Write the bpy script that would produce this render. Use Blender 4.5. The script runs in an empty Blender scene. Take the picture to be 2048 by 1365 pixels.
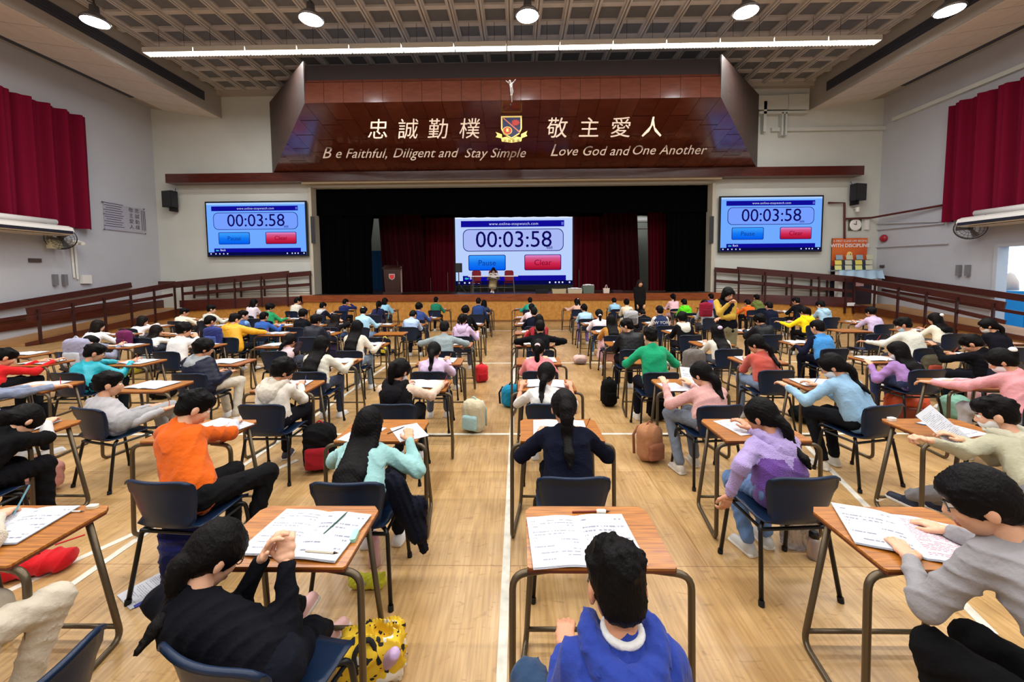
import bpy, math, random
import numpy as np
from mathutils import Matrix, Vector
sc = bpy.context.scene
random.seed(7); rng = np.random.default_rng(7)
PI = math.pi
# ------------------------------------------------------------------ camera
FOC, PPX, PPY, CAMH = 780.0, 1024.0, 597.0, 1.9      # pixels of the 2048x1365 frame; the photo is a crop, so the optical axis sits above the middle
def _cam():
    d = np.array([(1036-PPX)/FOC, (550-PPY)/FOC, 1.]); d /= np.linalg.norm(d)
    r = np.array([math.cos(-.0076), math.sin(-.0076), 0.]); r -= d*(r@d); r /= np.linalg.norm(r)
    u = np.cross(r, d)
    if u[1] > 0: u = -u
    return np.stack([r, d, u], 1)
RC = _cam()
def _ray(px, py): return RC.T@np.array([(px-PPX)/FOC, (py-PPY)/FOC, 1.])
def atz(px, py, z):
    r = _ray(px, py); return r*((z-CAMH)/r[2])+np.array([0, 0, CAMH])
def aty(px, py, y):
    r = _ray(px, py); return r*(y/r[1])+np.array([0, 0, CAMH])
def atx(px, py, x):
    r = _ray(px, py); return r*(x/r[0])+np.array([0, 0, CAMH])
cd = bpy.data.cameras.new('camera'); cam = bpy.data.objects.new('camera', cd); sc.collection.objects.link(cam)
cd.sensor_width = 36; cd.lens = FOC/2048*36; cd.shift_y = -(682.5-PPY)/2048; cd.clip_start = .05
mw = Matrix.Identity(4)
for i in range(3):
    mw[i][0] = RC[0, i]; mw[i][1] = -RC[1, i]; mw[i][2] = -RC[2, i]
mw[2][3] = CAMH
cam.matrix_world = mw; sc.camera = cam
# ------------------------------------------------------------------ world, exposure, main lights
sc.view_settings.view_transform = 'Standard'; sc.view_settings.look = 'None'
sc.view_settings.gamma = 1; sc.view_settings.use_curve_mapping = False
sc.view_settings.exposure = 0.0
w = bpy.data.worlds.new('world'); sc.world = w; w.use_nodes = True
w.node_tree.nodes['Background'].inputs[0].default_value = (.75, .88, 1, 1)
w.node_tree.nodes['Background'].inputs[1].default_value = 2.2      # daylight outside the open side door
STRIP_W = 900.0; BAY_W = 330.0
C = sc.collection
def area_light(name, loc, sx, sy, power, col=(1, .97, .93), rot=(0, 0, 0), parent=None):
    l = bpy.data.lights.new(name, 'AREA'); l.shape = 'RECTANGLE'; l.size = sx; l.size_y = sy; l.energy = power; l.color = col
    o = bpy.data.objects.new(name, l); C.objects.link(o); o.location = loc; o.rotation_euler = rot
    if parent: o.parent = parent
    return o
# ------------------------------------------------------------------ materials
def lin(c):
    return tuple((x/255/12.92 if x/255 <= .04045 else ((x/255+.055)/1.055)**2.4) for x in c[:3])+(1,)
MATS = {}
def mat(key, col=(128, 128, 128), rough=.6, metal=0, emit=0, bump=0, bscale=20, var=0, vscale=3, sheen=0, coat=0, stretch=(1, 1, 1), spec=.5, alpha=1, trans=0, col2=None):
    if key in MATS: return MATS[key]
    m = bpy.data.materials.new(key); m.use_nodes = True; nt = m.node_tree; b = nt.nodes['Principled BSDF']
    c = lin(col)
    b.inputs['Base Color'].default_value = c; b.inputs['Roughness'].default_value = rough; b.inputs['Metallic'].default_value = metal
    b.inputs['Specular IOR Level'].default_value = spec
    if sheen: b.inputs['Sheen Weight'].default_value = sheen
    if coat: b.inputs['Coat Weight'].default_value = coat
    if trans: b.inputs['Transmission Weight'].default_value = trans
    if alpha < 1: b.inputs['Alpha'].default_value = alpha
    if emit:
        b.inputs['Emission Color'].default_value = c; b.inputs['Emission Strength'].default_value = emit
    if bump or var or col2:
        tc = nt.nodes.new('ShaderNodeTexCoord'); mp = nt.nodes.new('ShaderNodeMapping'); mp.inputs['Scale'].default_value = stretch
        nt.links.new(tc.outputs['Object'], mp.inputs[0])
    if var or col2:
        n = nt.nodes.new('ShaderNodeTexNoise'); n.inputs['Scale'].default_value = vscale; n.inputs['Detail'].default_value = 5; nt.links.new(mp.outputs[0], n.inputs[0])
        r = nt.nodes.new('ShaderNodeValToRGB'); r.color_ramp.elements[0].position = .32; r.color_ramp.elements[1].position = .68
        c2 = lin(col2) if col2 else tuple(x*(1-var) for x in c[:3])+(1,)
        r.color_ramp.elements[0].color = c2; r.color_ramp.elements[1].color = c
        nt.links.new(n.outputs[0], r.inputs[0]); nt.links.new(r.outputs[0], b.inputs['Base Color'])
    if bump:
        n2 = nt.nodes.new('ShaderNodeTexNoise'); n2.inputs['Scale'].default_value = bscale; n2.inputs['Detail'].default_value = 3; nt.links.new(mp.outputs[0], n2.inputs[0])
        bp = nt.nodes.new('ShaderNodeBump'); bp.inputs['Strength'].default_value = bump; bp.inputs['Distance'].default_value = .02
        nt.links.new(n2.outputs[0], bp.inputs['Height']); nt.links.new(bp.outputs[0], b.inputs['Normal'])
    MATS[key] = m; return m
def wood(key, c1, c2, rough=.4, scale=6, stretch=(1, 12, 12), coat=0, ring=4):
    if key in MATS: return MATS[key]
    m = bpy.data.materials.new(key); m.use_nodes = True; nt = m.node_tree; b = nt.nodes['Principled BSDF']
    tc = nt.nodes.new('ShaderNodeTexCoord'); mp = nt.nodes.new('ShaderNodeMapping'); mp.inputs['Scale'].default_value = stretch
    nt.links.new(tc.outputs['Object'], mp.inputs[0])
    oi = nt.nodes.new('ShaderNodeObjectInfo'); va = nt.nodes.new('ShaderNodeVectorMath'); va.operation = 'ADD'
    sm = nt.nodes.new('ShaderNodeMath'); sm.operation = 'MULTIPLY'; sm.inputs[1].default_value = 37
    nt.links.new(oi.outputs['Random'], sm.inputs[0]); nt.links.new(sm.outputs[0], va.inputs[1]); nt.links.new(mp.outputs[0], va.inputs[0])
    n = nt.nodes.new('ShaderNodeTexNoise'); n.inputs['Scale'].default_value = scale; n.inputs['Detail'].default_value = 6; n.inputs['Distortion'].default_value = .6
    nt.links.new(va.outputs[0], n.inputs[0])
    r = nt.nodes.new('ShaderNodeValToRGB'); e = r.color_ramp.elements
    e[0].position = .3; e[0].color = lin(c2); e[1].position = .7; e[1].color = lin(c1)
    nt.links.new(n.outputs[0], r.inputs[0]); nt.links.new(r.outputs[0], b.inputs['Base Color'])
    b.inputs['Roughness'].default_value = rough
    if coat: b.inputs['Coat Weight'].default_value = coat; b.inputs['Coat Roughness'].default_value = .12
    bp = nt.nodes.new('ShaderNodeBump'); bp.inputs['Strength'].default_value = .1; bp.inputs['Distance'].default_value = .004
    nt.links.new(n.outputs[0], bp.inputs['Height']); nt.links.new(bp.outputs[0], b.inputs['Normal'])
    MATS[key] = m; return m
def cloth(c, kind='knit'):
    key = 'cloth_%s_%d_%d_%d' % ((kind,)+tuple(c))
    dk = max(c) < 70
    if dk: c = tuple(x*.72 for x in c)
    if kind == 'fleece': return mat(key, c, .95, bump=.6, bscale=160, var=.12, vscale=30, sheen=0 if dk else .3, spec=.12)
    if kind == 'puffer': return mat(key, c, .5, bump=.35, bscale=26, var=.1, vscale=6, spec=.25 if dk else .4)
    if kind == 'shiny': return mat(key, c, .4, bump=.4, bscale=18, var=.1, vscale=6, spec=.4)
    return mat(key, c, .92, bump=.35, bscale=34, var=.1, vscale=9, sheen=0 if dk else .12, spec=.12)
# ------------------------------------------------------------------ object helpers
def link_mesh(name, v, f, mats, parent=None, loc=(0, 0, 0), smooth=False, mi=None):
    me = bpy.data.meshes.new(name); me.from_pydata([tuple(map(float, p)) for p in v] if not isinstance(v, list) else v, [], f)
    for m in (mats if isinstance(mats, (list, tuple)) else [mats]): me.materials.append(m)
    if mi is not None: me.polygons.foreach_set('material_index', np.asarray(mi, dtype=np.int32))
    if smooth: me.polygons.foreach_set('use_smooth', np.ones(len(me.polygons), dtype=bool))
    me.update()
    o = bpy.data.objects.new(name, me); C.objects.link(o); o.location = loc
    if parent is not None: o.parent = parent
    return o
def inst(name, me, parent=None, loc=(0, 0, 0), rot=(0, 0, 0)):
    o = bpy.data.objects.new(name, me); C.objects.link(o); o.location = loc; o.rotation_euler = rot
    if parent is not None: o.parent = parent
    return o
def tag(o, label=None, cat=None, group=None, kind=None):
    if label: o['label'] = label
    if cat: o['category'] = cat
    if group: o['group'] = group
    if kind: o['kind'] = kind
    return o
def thing(name, label, cat, loc=(0, 0, 0), rz=0, group=None):
    o = bpy.data.objects.new(name, None); C.objects.link(o); o.location = loc; o.rotation_euler = (0, 0, rz); o.empty_display_size = .1
    return tag(o, label, cat, group)
def reparent(c, p):
    c.parent = p; c.matrix_parent_inverse = p.matrix_local.inverted(); return c
def copy_tree(o, parent=None):
    c = o.copy(); C.objects.link(c); c.parent = parent
    for ch in list(o.children): copy_tree(ch, c)
    return c
class MB:
    def __init__(s): s.v = []; s.f = []; s.m = []
    def add(s, v, f, m=0):
        n = len(s.v); s.v += [tuple(map(float, p)) for p in v]; s.f += [tuple(i+n for i in q) for q in f]; s.m += [m]*len(f); return s
    def box(s, c, d, rz=0, m=0, R=None):
        hx, hy, hz = d[0]/2, d[1]/2, d[2]/2
        P = [(-hx, -hy, -hz), (hx, -hy, -hz), (hx, hy, -hz), (-hx, hy, -hz), (-hx, -hy, hz), (hx, -hy, hz), (hx, hy, hz), (-hx, hy, hz)]
        if R is not None: P = [tuple(np.asarray(R)@np.array(p)) for p in P]
        elif rz: P = [(p[0]*math.cos(rz)-p[1]*math.sin(rz), p[0]*math.sin(rz)+p[1]*math.cos(rz), p[2]) for p in P]
        return s.add([(p[0]+c[0], p[1]+c[1], p[2]+c[2]) for p in P], [(0, 3, 2, 1), (4, 5, 6, 7), (0, 1, 5, 4), (1, 2, 6, 5), (2, 3, 7, 6), (3, 0, 4, 7)], m)
    def bar(s, a, b, wd, ht, m=0):                     # rectangular bar from a to b (wd across, ht in height)
        a = np.array(a, float); b = np.array(b, float); d = b-a; L = np.linalg.norm(d); d /= L
        up = np.array([0, 0, 1.]) if abs(d[2]) < .9 else np.array([0, 1., 0]); x = np.cross(d, up); x /= np.linalg.norm(x); z = np.cross(x, d)
        return s.box((a+b)/2, (wd, L, ht), m=m, R=np.stack([x, d, z], 1))
    def prism(s, poly, z0, z1, m=0):                   # polygon in XY extruded in z
        n = len(poly); V = [(p[0], p[1], z0) for p in poly]+[(p[0], p[1], z1) for p in poly]
        return s.add(V, [tuple(reversed(range(n))), tuple(range(n, 2*n))]+[(i, (i+1) % n, n+(i+1) % n, n+i) for i in range(n)], m)
    def slab(s, P, nrm, t, m=0):                       # 3-D polygon thickened by t against nrm
        P = [np.array(p, float) for p in P]; q = np.array(nrm, float); q /= np.linalg.norm(q); n = len(P)
        V = P+[p-q*t for p in P]
        return s.add(V, [tuple(range(n)), tuple(reversed(range(n, 2*n)))]+[(i, n+i, n+(i+1) % n, (i+1) % n) for i in range(n)], m)
    def tube(s, pts, r, n=8, m=0, cap=True):
        pts = [np.array(p, float) for p in pts]; rs = r if isinstance(r, (list, tuple)) else [r]*len(pts); V = []; F = []
        t0 = pts[1]-pts[0]; t0 /= np.linalg.norm(t0); ref = np.array([0, 0, 1.]) if abs(t0[2]) < .9 else np.array([1., 0, 0])
        x = np.cross(t0, ref); x /= np.linalg.norm(x)
        for i, p in enumerate(pts):
            t = pts[min(i+1, len(pts)-1)]-pts[max(i-1, 0)]; t /= np.linalg.norm(t)+1e-9
            x = x-t*(x@t); x /= np.linalg.norm(x)+1e-9; y = np.cross(t, x)
            V += [p+rs[i]*(math.cos(2*PI*k/n)*x+math.sin(2*PI*k/n)*y) for k in range(n)]
        for i in range(len(pts)-1):
            for k in range(n): F.append((i*n+k, i*n+(k+1) % n, (i+1)*n+(k+1) % n, (i+1)*n+k))
        if cap: F += [tuple(reversed(range(n))), tuple(range((len(pts)-1)*n, len(pts)*n))]
        return s.add(V, F, m)
    def lathe(s, prof, c=(0, 0, 0), n=20, m=0, axis='z'):
        V = []; F = []
        for r, z in prof:
            for k in range(n):
                a = 2*PI*k/n; p = (r*math.cos(a), r*math.sin(a), z)
                if axis == 'y': p = (p[0], p[2], p[1])
                if axis == 'x': p = (p[2], p[0], p[1])
                V.append((p[0]+c[0], p[1]+c[1], p[2]+c[2]))
        for i in range(len(prof)-1):
            for k in range(n): F.append((i*n+k, i*n+(k+1) % n, (i+1)*n+(k+1) % n, (i+1)*n+k))
        F += [tuple(reversed(range(n))), tuple(range((len(prof)-1)*n, len(prof)*n))]
        return s.add(V, F, m)
    def grid(s, P, m=0):                               # P[i][j] points
        a, b = len(P), len(P[0]); V = [p for row in P for p in row]
        return s.add(V, [(i*b+j, i*b+j+1, (i+1)*b+j+1, (i+1)*b+j) for i in range(a-1) for j in range(b-1)], m)
    def build(s, name, mats, parent=None, loc=(0, 0, 0), smooth=False, **k):
        o = link_mesh(name, s.v, s.f, mats, parent, loc, smooth, s.m)
        if k: tag(o, **k)
        return o
def bend(pts, r=.05, n=4):                             # round the corners of a polyline
    pts = [np.array(p, float) for p in pts]; out = [pts[0]]
    for i in range(1, len(pts)-1):
        a, b, c = pts[i-1], pts[i], pts[i+1]
        ra = min(r, np.linalg.norm(a-b)/2.1); rc = min(r, np.linalg.norm(c-b)/2.1)
        p0 = b+(a-b)/np.linalg.norm(a-b)*ra; p1 = b+(c-b)/np.linalg.norm(c-b)*rc
        for k in range(n+1):
            t = k/n; out.append((1-t)**2*p0+2*t*(1-t)*b+t*t*p1)
    return out+[pts[-1]]
def text_mesh(name, body, size, mats, parent=None, M=None, align='CENTER', depth=0.0, shear=0, spacing=1, offset=0):
    cu = bpy.data.curves.new(name, 'FONT'); cu.body = body; cu.size = size; cu.align_x = align; cu.align_y = 'CENTER'
    cu.extrude = depth; cu.shear = shear; cu.space_character = spacing; cu.resolution_u = 3 if body.isascii() else 2; cu.offset = offset
    t = bpy.data.objects.new(name, cu); C.objects.link(t)
    me = bpy.data.meshes.new_from_object(t, depsgraph=bpy.context.evaluated_depsgraph_get())
    C.objects.unlink(t); bpy.data.objects.remove(t)
    me.materials.clear(); me.materials.append(mats)
    o = bpy.data.objects.new(name, me); C.objects.link(o)
    if parent: o.parent = parent
    if M is not None: o.matrix_local = M
    return o
def frame_mat(o, x, y):                                # matrix with given x and y axes at origin o
    x = Vector(x).normalized(); y = Vector(y); y = (y-x*y.dot(x)).normalized(); z = x.cross(y)
    M = Matrix.Identity(4)
    for i in range(3): M[i][0] = x[i]; M[i][1] = y[i]; M[i][2] = z[i]; M[i][3] = o[i]
    return M
# ------------------------------------------------------------------ the hall
WL, WR, WF, WB, CZ = -15.3, 14.9, 16.5, -7.0, 9.5
SX0, SX1, SZ = -8.75, 8.15, 1.12           # stage opening and height
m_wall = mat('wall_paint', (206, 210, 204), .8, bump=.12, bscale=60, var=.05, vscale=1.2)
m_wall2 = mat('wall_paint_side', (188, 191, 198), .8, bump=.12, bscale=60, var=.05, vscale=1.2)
m_dark = mat('dark_void', (8, 8, 10), .9)
m_brown = wood('dark_red_wood', (92, 36, 24), (56, 20, 14), .32, 3, (1, 1, 14), coat=.5)
m_rail = wood('rail_wood', (84, 34, 26), (50, 20, 16), .45, 4, (2, 2, 20))
m_tan = wood('honey_plywood', (206, 150, 70), (178, 120, 48), .5, 3, (3, 3, 3))
def struct(name, mb, m, parent=None, smooth=False):
    o = mb.build(name, m, parent, smooth=smooth)
    if parent is None: o['kind'] = 'structure'
    return o
# floor: pale plywood sheets with scuffs
mf = bpy.data.materials.new('varnished_plywood_floor'); mf.use_nodes = True; nt = mf.node_tree; b = nt.nodes['Principled BSDF']
def N(t, **k):
    n = nt.nodes.new(t)
    for a, v in k.items(): n.inputs[a].default_value = v
    return n
tc = N('ShaderNodeTexCoord')
def noise(scale, stretch, detail=5, dist=0):
    mp = N('ShaderNodeMapping', Scale=stretch); nt.links.new(tc.outputs['Object'], mp.inputs[0])
    n = N('ShaderNodeTexNoise', Scale=scale, Detail=detail, Distortion=dist); nt.links.new(mp.outputs[0], n.inputs[0]); return n.outputs[0]
def ramp(inp, stops):
    r = N('ShaderNodeValToRGB'); e = r.color_ramp.elements
    e[0].position, e[0].color = stops[0]; e[1].position, e[1].color = stops[-1]
    for p, c in stops[1:-1]: x = e.new(p); x.color = c
    nt.links.new(inp, r.inputs[0]); return r.outputs[0]
def mix(kind, fac, a, bb):
    m = nt.nodes.new('ShaderNodeMix'); m.data_type = 'RGBA'; m.blend_type = kind
    if isinstance(fac, float): m.inputs[0].default_value = fac
    else: nt.links.new(fac, m.inputs[0])
    nt.links.new(a, m.inputs[6]); nt.links.new(bb, m.inputs[7]); return m.outputs[2]
g = ramp(noise(3.0, (1.6, .5, 1), 6, .8), [(.25, lin((176, 138, 88))), (.5, lin((200, 162, 108))), (.75, lin((214, 178, 128)))])
st = ramp(noise(26, (2.2, .12, 1), 4, 0), [(.35, lin((196, 190, 182))), (.6, (1, 1, 1, 1))])
g = mix('MULTIPLY', .5, g, st)
big = ramp(noise(.9, (1, .7, 1), 4, 1.0), [(.3, lin((214, 204, 190))), (.55, (1, 1, 1, 1))])
g = mix('MULTIPLY', .7, g, big)
scf = ramp(noise(5, (1, 2.6, 1), 8, 2.5), [(.60, (1, 1, 1, 1)), (.70, lin((150, 128, 100)))])
g = mix('MULTIPLY', .35, g, scf)
br = N('ShaderNodeTexBrick', Scale=1.0); br.inputs['Brick Width'].default_value = 2.44; br.inputs['Row Height'].default_value = 1.22; br.inputs['Mortar Size'].default_value = .004
br.inputs['Color1'].default_value = (1, 1, 1, 1); br.inputs['Color2'].default_value = (.93, .92, .9, 1); br.inputs['Mortar'].default_value = (.55, .45, .35, 1)
nt.links.new(tc.outputs['Object'], br.inputs['Vector']); g = mix('MULTIPLY', .8, g, br.outputs[0])
nt.links.new(g, b.inputs['Base Color'])
rr = ramp(noise(4, (1, 1, 1), 4, 0), [(.3, (.28, .28, .28, 1)), (.7, (.42, .42, .42, 1))]); nt.links.new(rr, b.inputs['Roughness'])
b.inputs['Specular IOR Level'].default_value = .45
struct('floor', MB().box(((WL+WR)/2, (WB+WF+8)/2-.5, -.1), (WR-WL+.6, WF+8-WB, .2)), mf)
ml = mat('line_paint', (232, 228, 214), .5, var=.25, vscale=14)
def line(a, b, wd=.05):
    a = np.array(a+(0,), float); b = np.array(b+(0,), float)
    mb = MB(); n = max(1, int(np.linalg.norm(b-a)/2.5))
    mb.bar(a+np.array([0, 0, .001]), b+np.array([0, 0, .001]), wd, .004+.0004*(len(bpy.data.objects) % 7))
    o = mb.build('court_line', ml); o['kind'] = 'structure'
    return o
lines = [((-.09, .3), (-.09, 15.6)), ((-7.5, 4.55), (7.5, 4.55)), ((-12.5, 8.3), (12.5, 8.3)), ((-9.5, 13.2), (9.5, 13.2)), ((-2.78, .6), (-2.78, 8.3)), ((-3.9, .6), (-2.3, 3.9))]
for k, (a, q) in enumerate(lines): line(a, q, .05 if k != 1 else .045)
q0, q1 = atz(1560, 838, 0), atz(1985, 1268, 0); line((q0[0], q0[1]), (q1[0], q1[1]))
# walls
def wallbox(name, x0, x1, y0, y1, z0, z1, m): return struct(name, MB().box(((x0+x1)/2, (y0+y1)/2, (z0+z1)/2), (x1-x0, y1-y0, z1-z0)), m)
OT = 5.62                                   # top of the stage opening
mb = MB()
for x0, x1, z0, z1 in ((WL-.3, SX0, 0, CZ), (SX1, WR+.3, 0, CZ), (SX0, SX1, OT, CZ)): mb.box(((x0+x1)/2, WF+.15, (z0+z1)/2), (x1-x0, .3, z1-z0))
struct('wall_front', mb, m_wall)
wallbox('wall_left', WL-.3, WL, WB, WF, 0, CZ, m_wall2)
DY0, DY1, DZ = 8.2, 12.45, 2.75               # side door in the right wall
mb = MB()
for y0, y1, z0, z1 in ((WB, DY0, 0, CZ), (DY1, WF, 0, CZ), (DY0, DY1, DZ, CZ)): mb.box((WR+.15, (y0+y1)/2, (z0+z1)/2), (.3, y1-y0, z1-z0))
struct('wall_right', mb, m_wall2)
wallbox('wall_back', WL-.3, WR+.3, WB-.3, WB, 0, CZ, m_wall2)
# soffits on both sides: tiled underside, inner face with an air slot
m_sof = mat('soffit_paint', (176, 170, 162), .8, var=.05, vscale=2)
m_tile = mat('ceiling_tile_white', (222, 216, 208), .85, bump=.2, bscale=90, var=.05, vscale=3)
m_slot = mat('air_slot', (58, 62, 74), .6)
m_seam = mat('tile_seam', (176, 168, 160), .9)
IL, IR, ZI, ZO = -12.3, 11.9, 8.5, 8.95
def soffit(side, xi, xo, nm):
    s = 1 if xi < 0 else -1
    mb = MB()
    prof = [(xo, ZO), (xi, ZI), (xi, CZ+.2), (xo, CZ+.2)]
    V = [(x, WB, z) for x, z in prof]+[(x, WF, z) for x, z in prof]
    F = [(0, 1, 2, 3), (7, 6, 5, 4)]+[(i, 4+i, 4+(i+1) % 4, (i+1) % 4) for i in range(4)]
    mb.add(V, F); o = struct(nm, mb, m_sof)
    # inner air slot, with its louvre blades
    sl = MB().box((xi+s*.012, (WB+15.6)/2, 9.02), (.02, 15.6-WB, .34)); sl.build('air_slot', m_slot, o)
    bl = MB()
    for k in range(4): bl.box((xi+s*.03, (WB+15.6)/2, 8.9+k*.08), (.02, 15.6-WB, .01))
    bl.build('louvre', mat('louvre_grey', (76, 80, 92), .5), o)
    # outer dark slot near the wall
    t = .86; xs = xi+(xo-xi)*t; zs = ZI+(ZO-ZI)*t
    MB().box((xs, (WB+15.3)/2, zs-.012), (.17, 15.3-WB, .03)).build('air_slot', m_slot, o)
    # seams between the tiles of the underside
    nx = 4; ny = 22; cnt = 0
    me = None
    w0 = (xo-xi)*.80/nx
    for j in range(ny):
        y1 = WF-j*1.0; y0 = y1-.97
        if y0 < 4.5: break
        for i in range(nx):
            a = .01+.80*i/nx; bb = .01+.80*(i+1)/nx-.004
            P = [(xi+(xo-xi)*a, y0, ZI+(ZO-ZI)*a), (xi+(xo-xi)*bb, y0, ZI+(ZO-ZI)*bb), (xi+(xo-xi)*bb, y1, ZI+(ZO-ZI)*bb), (xi+(xo-xi)*a, y1, ZI+(ZO-ZI)*a)]
            c = np.mean(P, 0)
            if me is None:
                nn = np.cross(np.array(P[1])-P[0], np.array(P[3])-P[0]); nn = nn if nn[2] < 0 else -nn
                q = MB().slab([np.array(p)-c+nn/np.linalg.norm(nn)*.014 for p in P], nn, .012)
                t0 = q.build('ceiling_tile', m_tile, o, loc=tuple(c)); me = t0.data
            else: inst('ceiling_tile', me, o, tuple(c))
    return o
soffit('left', IL, WL, 'ceiling_soffit_left'); soffit('right', IR, WR, 'ceiling_soffit_right')
# coffered main ceiling
m_rib = mat('ceiling_rib_cream', (204, 200, 198), .8, var=.1, vscale=4)
m_cof = mat('ceiling_panel_grey', (118, 121, 128), .9, bump=.2, bscale=60, var=.1, vscale=6)
ce = struct('ceiling', MB().box(((IL+IR)/2, (WB+WF)/2, CZ+.22), (IR-IL+6.4, WF-WB+.6, .1)), m_cof)
PX = .84; PY = .775; RW = .24
nx = int((IR-IL)/PX); x0 = IL+((IR-IL)-nx*PX)/2
cell = MB().box((0, 0, 0), (PX-RW, PY-.17, .03)); me = None
small = []
for j in range(30):
    yc = WF-.35-j*PY-PY/2+.1
    if yc < WB: break
    for i in range(nx):
        xc = x0+(i+.5)*PX
        if yc > 10.0:
            if me is None: me = cell.build('ceiling_panel', m_cof, ce, loc=(xc, yc, CZ+.13)).data
            else: inst('ceiling_panel', me, ce, (xc, yc, CZ+.13))
rib = MB()
me = None
for i in range(nx+1):
    xc = x0+i*PX
    q = MB()
    for dx in (-.045, .045): q.box((dx, 0, 0), (.05, WF-WB, .12))
    q.box((0, 0, .07), (RW, WF-WB, .09)) 
    if me is None: me = q.build('ceiling_rib', m_rib, ce, loc=(xc, (WF+WB)/2, CZ+.03)).data
    else: inst('ceiling_rib', me, ce, (xc, (WF+WB)/2, CZ+.03))
me = None
for j in range(31):
    yc = WF-.35-j*PY+.1
    if yc < WB: break
    if me is None: me = MB().box((0, 0, 0), (IR-IL, .17, .1)).build('ceiling_cross_rib', m_rib, ce, loc=((IL+IR)/2, yc, CZ+.1)).data
    else: inst('ceiling_cross_rib', me, ce, ((IL+IR)/2, yc, CZ+.1))
struct('trim_ceiling', MB().box(((IL+IR)/2, WF-.12, CZ-.02), (IR-IL, .24, .2)), m_sof)
# right wall ledge and ductwork in the upper right corner
m_white = mat('white_enamel', (226, 226, 220), .5)
mb = MB(); mb.box((WR-.06, 4.5, 7.9), (.12, 23, .14)); mb.box(((SX1+2.2+WR)/2, WF-.06, 7.72), (WR-SX1-2.2, .12, .14))
struct('trim_1', mb, m_wall)
d = thing('air_duct', 'boxy painted ductwork and pipes high beside the right of the wooden canopy', 'duct', (10.6, WF, 8.2))
for k, (x, z, sx, szz) in enumerate(((-.35, .55, 1.3, .55), (.72, .55, .8, .6), (-.6, 0, .12, 1.2), (.1, .15, 1.9, .1), (.1, -.3, .07, .9), (.25, -.3, .07, .9), (-1.2, 0, .1, 1.6))):
    MB().box((x, -.12, z), (sx, .22, szz)).build('duct_section', m_wall, d)
# ---------------- wooden canopy over the stage
YB, YS = 12.0, 16.3
HX = lambda t: (-6.4-3.75*t, 6.05+3.7*t)     # left/right edge of the sloping underside
ZB0, ZB1, ZE = 7.12, 8.25, 6.12
cn = thing('stage_canopy', 'dark red-brown panelled wooden canopy hanging over the stage opening', 'canopy', (0, YS, 6.1))
m_cano = wood('canopy_veneer', (108, 55, 40), (94, 46, 34), .2, 2.2, (1, 1, 5), coat=.5)
m_cano2 = wood('canopy_veneer_light', (118, 64, 46), (102, 54, 40), .2, 2.2, (1, 1, 5), coat=.5)
m_side = wood('canopy_side_veneer', (66, 46, 40), (50, 35, 31), .5, 2, (1, 1, 4))
L0 = np.array([0, -YS, -6.1])
def cslab(name, P, nrm, m, t=.03): return MB().slab([np.array(p)+L0 for p in P], nrm, t).build(name, m, cn)
# core body behind the panels
body = MB(); e = .05
bx = [(-6.4, YB+e, ZB0+e), (6.05, YB+e, ZB0+e), (6.05, YB+e, ZB1), (-6.4, YB+e, ZB1), (-10.15, YS, ZE+e), (9.75, YS, ZE+e), (9.75, YS, 9.0), (-10.15, YS, 9.0)]
body.add([np.array(p)+L0 for p in bx], [(0, 1, 2, 3), (1, 5, 6, 2), (5, 4, 7, 6), (4, 0, 3, 7), (3, 2, 6, 7), (0, 4, 5, 1)]); body.build('canopy_core', mat('canopy_black', (40, 30, 30), .7), cn)
pw = .62
for s0, s1, z0, z1, yoff in ((ZB0, 7.72, ZB0, 7.72, 0), (7.73, ZB1, 7.73, ZB1, 0)):
    for i in range(21):
        xa = -6.4+i*.593; xb = xa+.583
        ya = YB+(.0 if z0 < 7.5 else .02); yb = YB+(.02 if z0 < 7.5 else .22)
        cslab('wood_panel', [(xa, ya, z0), (xb, ya, z0), (xb, yb, z1), (xa, yb, z1)], (0, -1, 0), m_cano2 if z0 < 7.5 else m_cano)
def clip_x(P, xl0, xr0, xl1, xr1): return P
dz = (ZE-ZB0); dy = YS-YB; sn = (0, -dz*-1*-1, -1)
nrm = np.cross([1, 0, 0], [0, dy, dz]); nrm = nrm if nrm[2] < 0 else -nrm
k = 0
for i in range(-8, 29):
    xa = -6.4+i*.593; xb = xa+.583
    off = (i % 2)*.12-.0
    cuts = [0]+[c+off*(-1 if i % 3 else 1)*.5 for c in (.25, .5, .75)]+[1]
    if i % 4 == 2: cuts = [0, .37, .62, 1]
    for ta, tb in zip(cuts[:-1], cuts[1:]):
        ta2 = ta+.004; tb2 = tb-.004
        P = []                                   # clip the rectangle by the two slanting sides
        poly = [(xa, ta2), (xb, ta2), (xb, tb2), (xa, tb2)]
        for side in (0, 1):
            out = []
            f = (lambda p: p[0]-HX(p[1])[0]) if side == 0 else (lambda p: HX(p[1])[1]-p[0])
            for a, q in zip(poly, poly[1:]+poly[:1]):
                fa, fb = f(a), f(q)
                if fa >= 0: out.append(a)
                if (fa >= 0) != (fb >= 0):
                    u = fa/(fa-fb); out.append((a[0]+u*(q[0]-a[0]), a[1]+u*(q[1]-a[1])))
            poly = out
            if len(poly) < 3: break
        if len(poly) < 3: continue
        P = [(x, YB+t*dy, ZB0+t*dz) for x, t in poly]
        k += 1
        cslab('wood_panel', P, nrm, (m_cano, m_cano2, m_cano)[(i*7+int(ta*10)) % 3], .03)
for s, (xa, xb) in ((-1, (-6.4, -10.15)), (1, (6.05, 9.75))):
    P = [(xa, YB, ZB0), (xb, YS, ZE), (xb, YS, 9.05), (xa, YB, ZB1+.1)]
    cslab('side_panel', P if s > 0 else P[::-1], (s, -.8, 0), m_side, .04)
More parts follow.
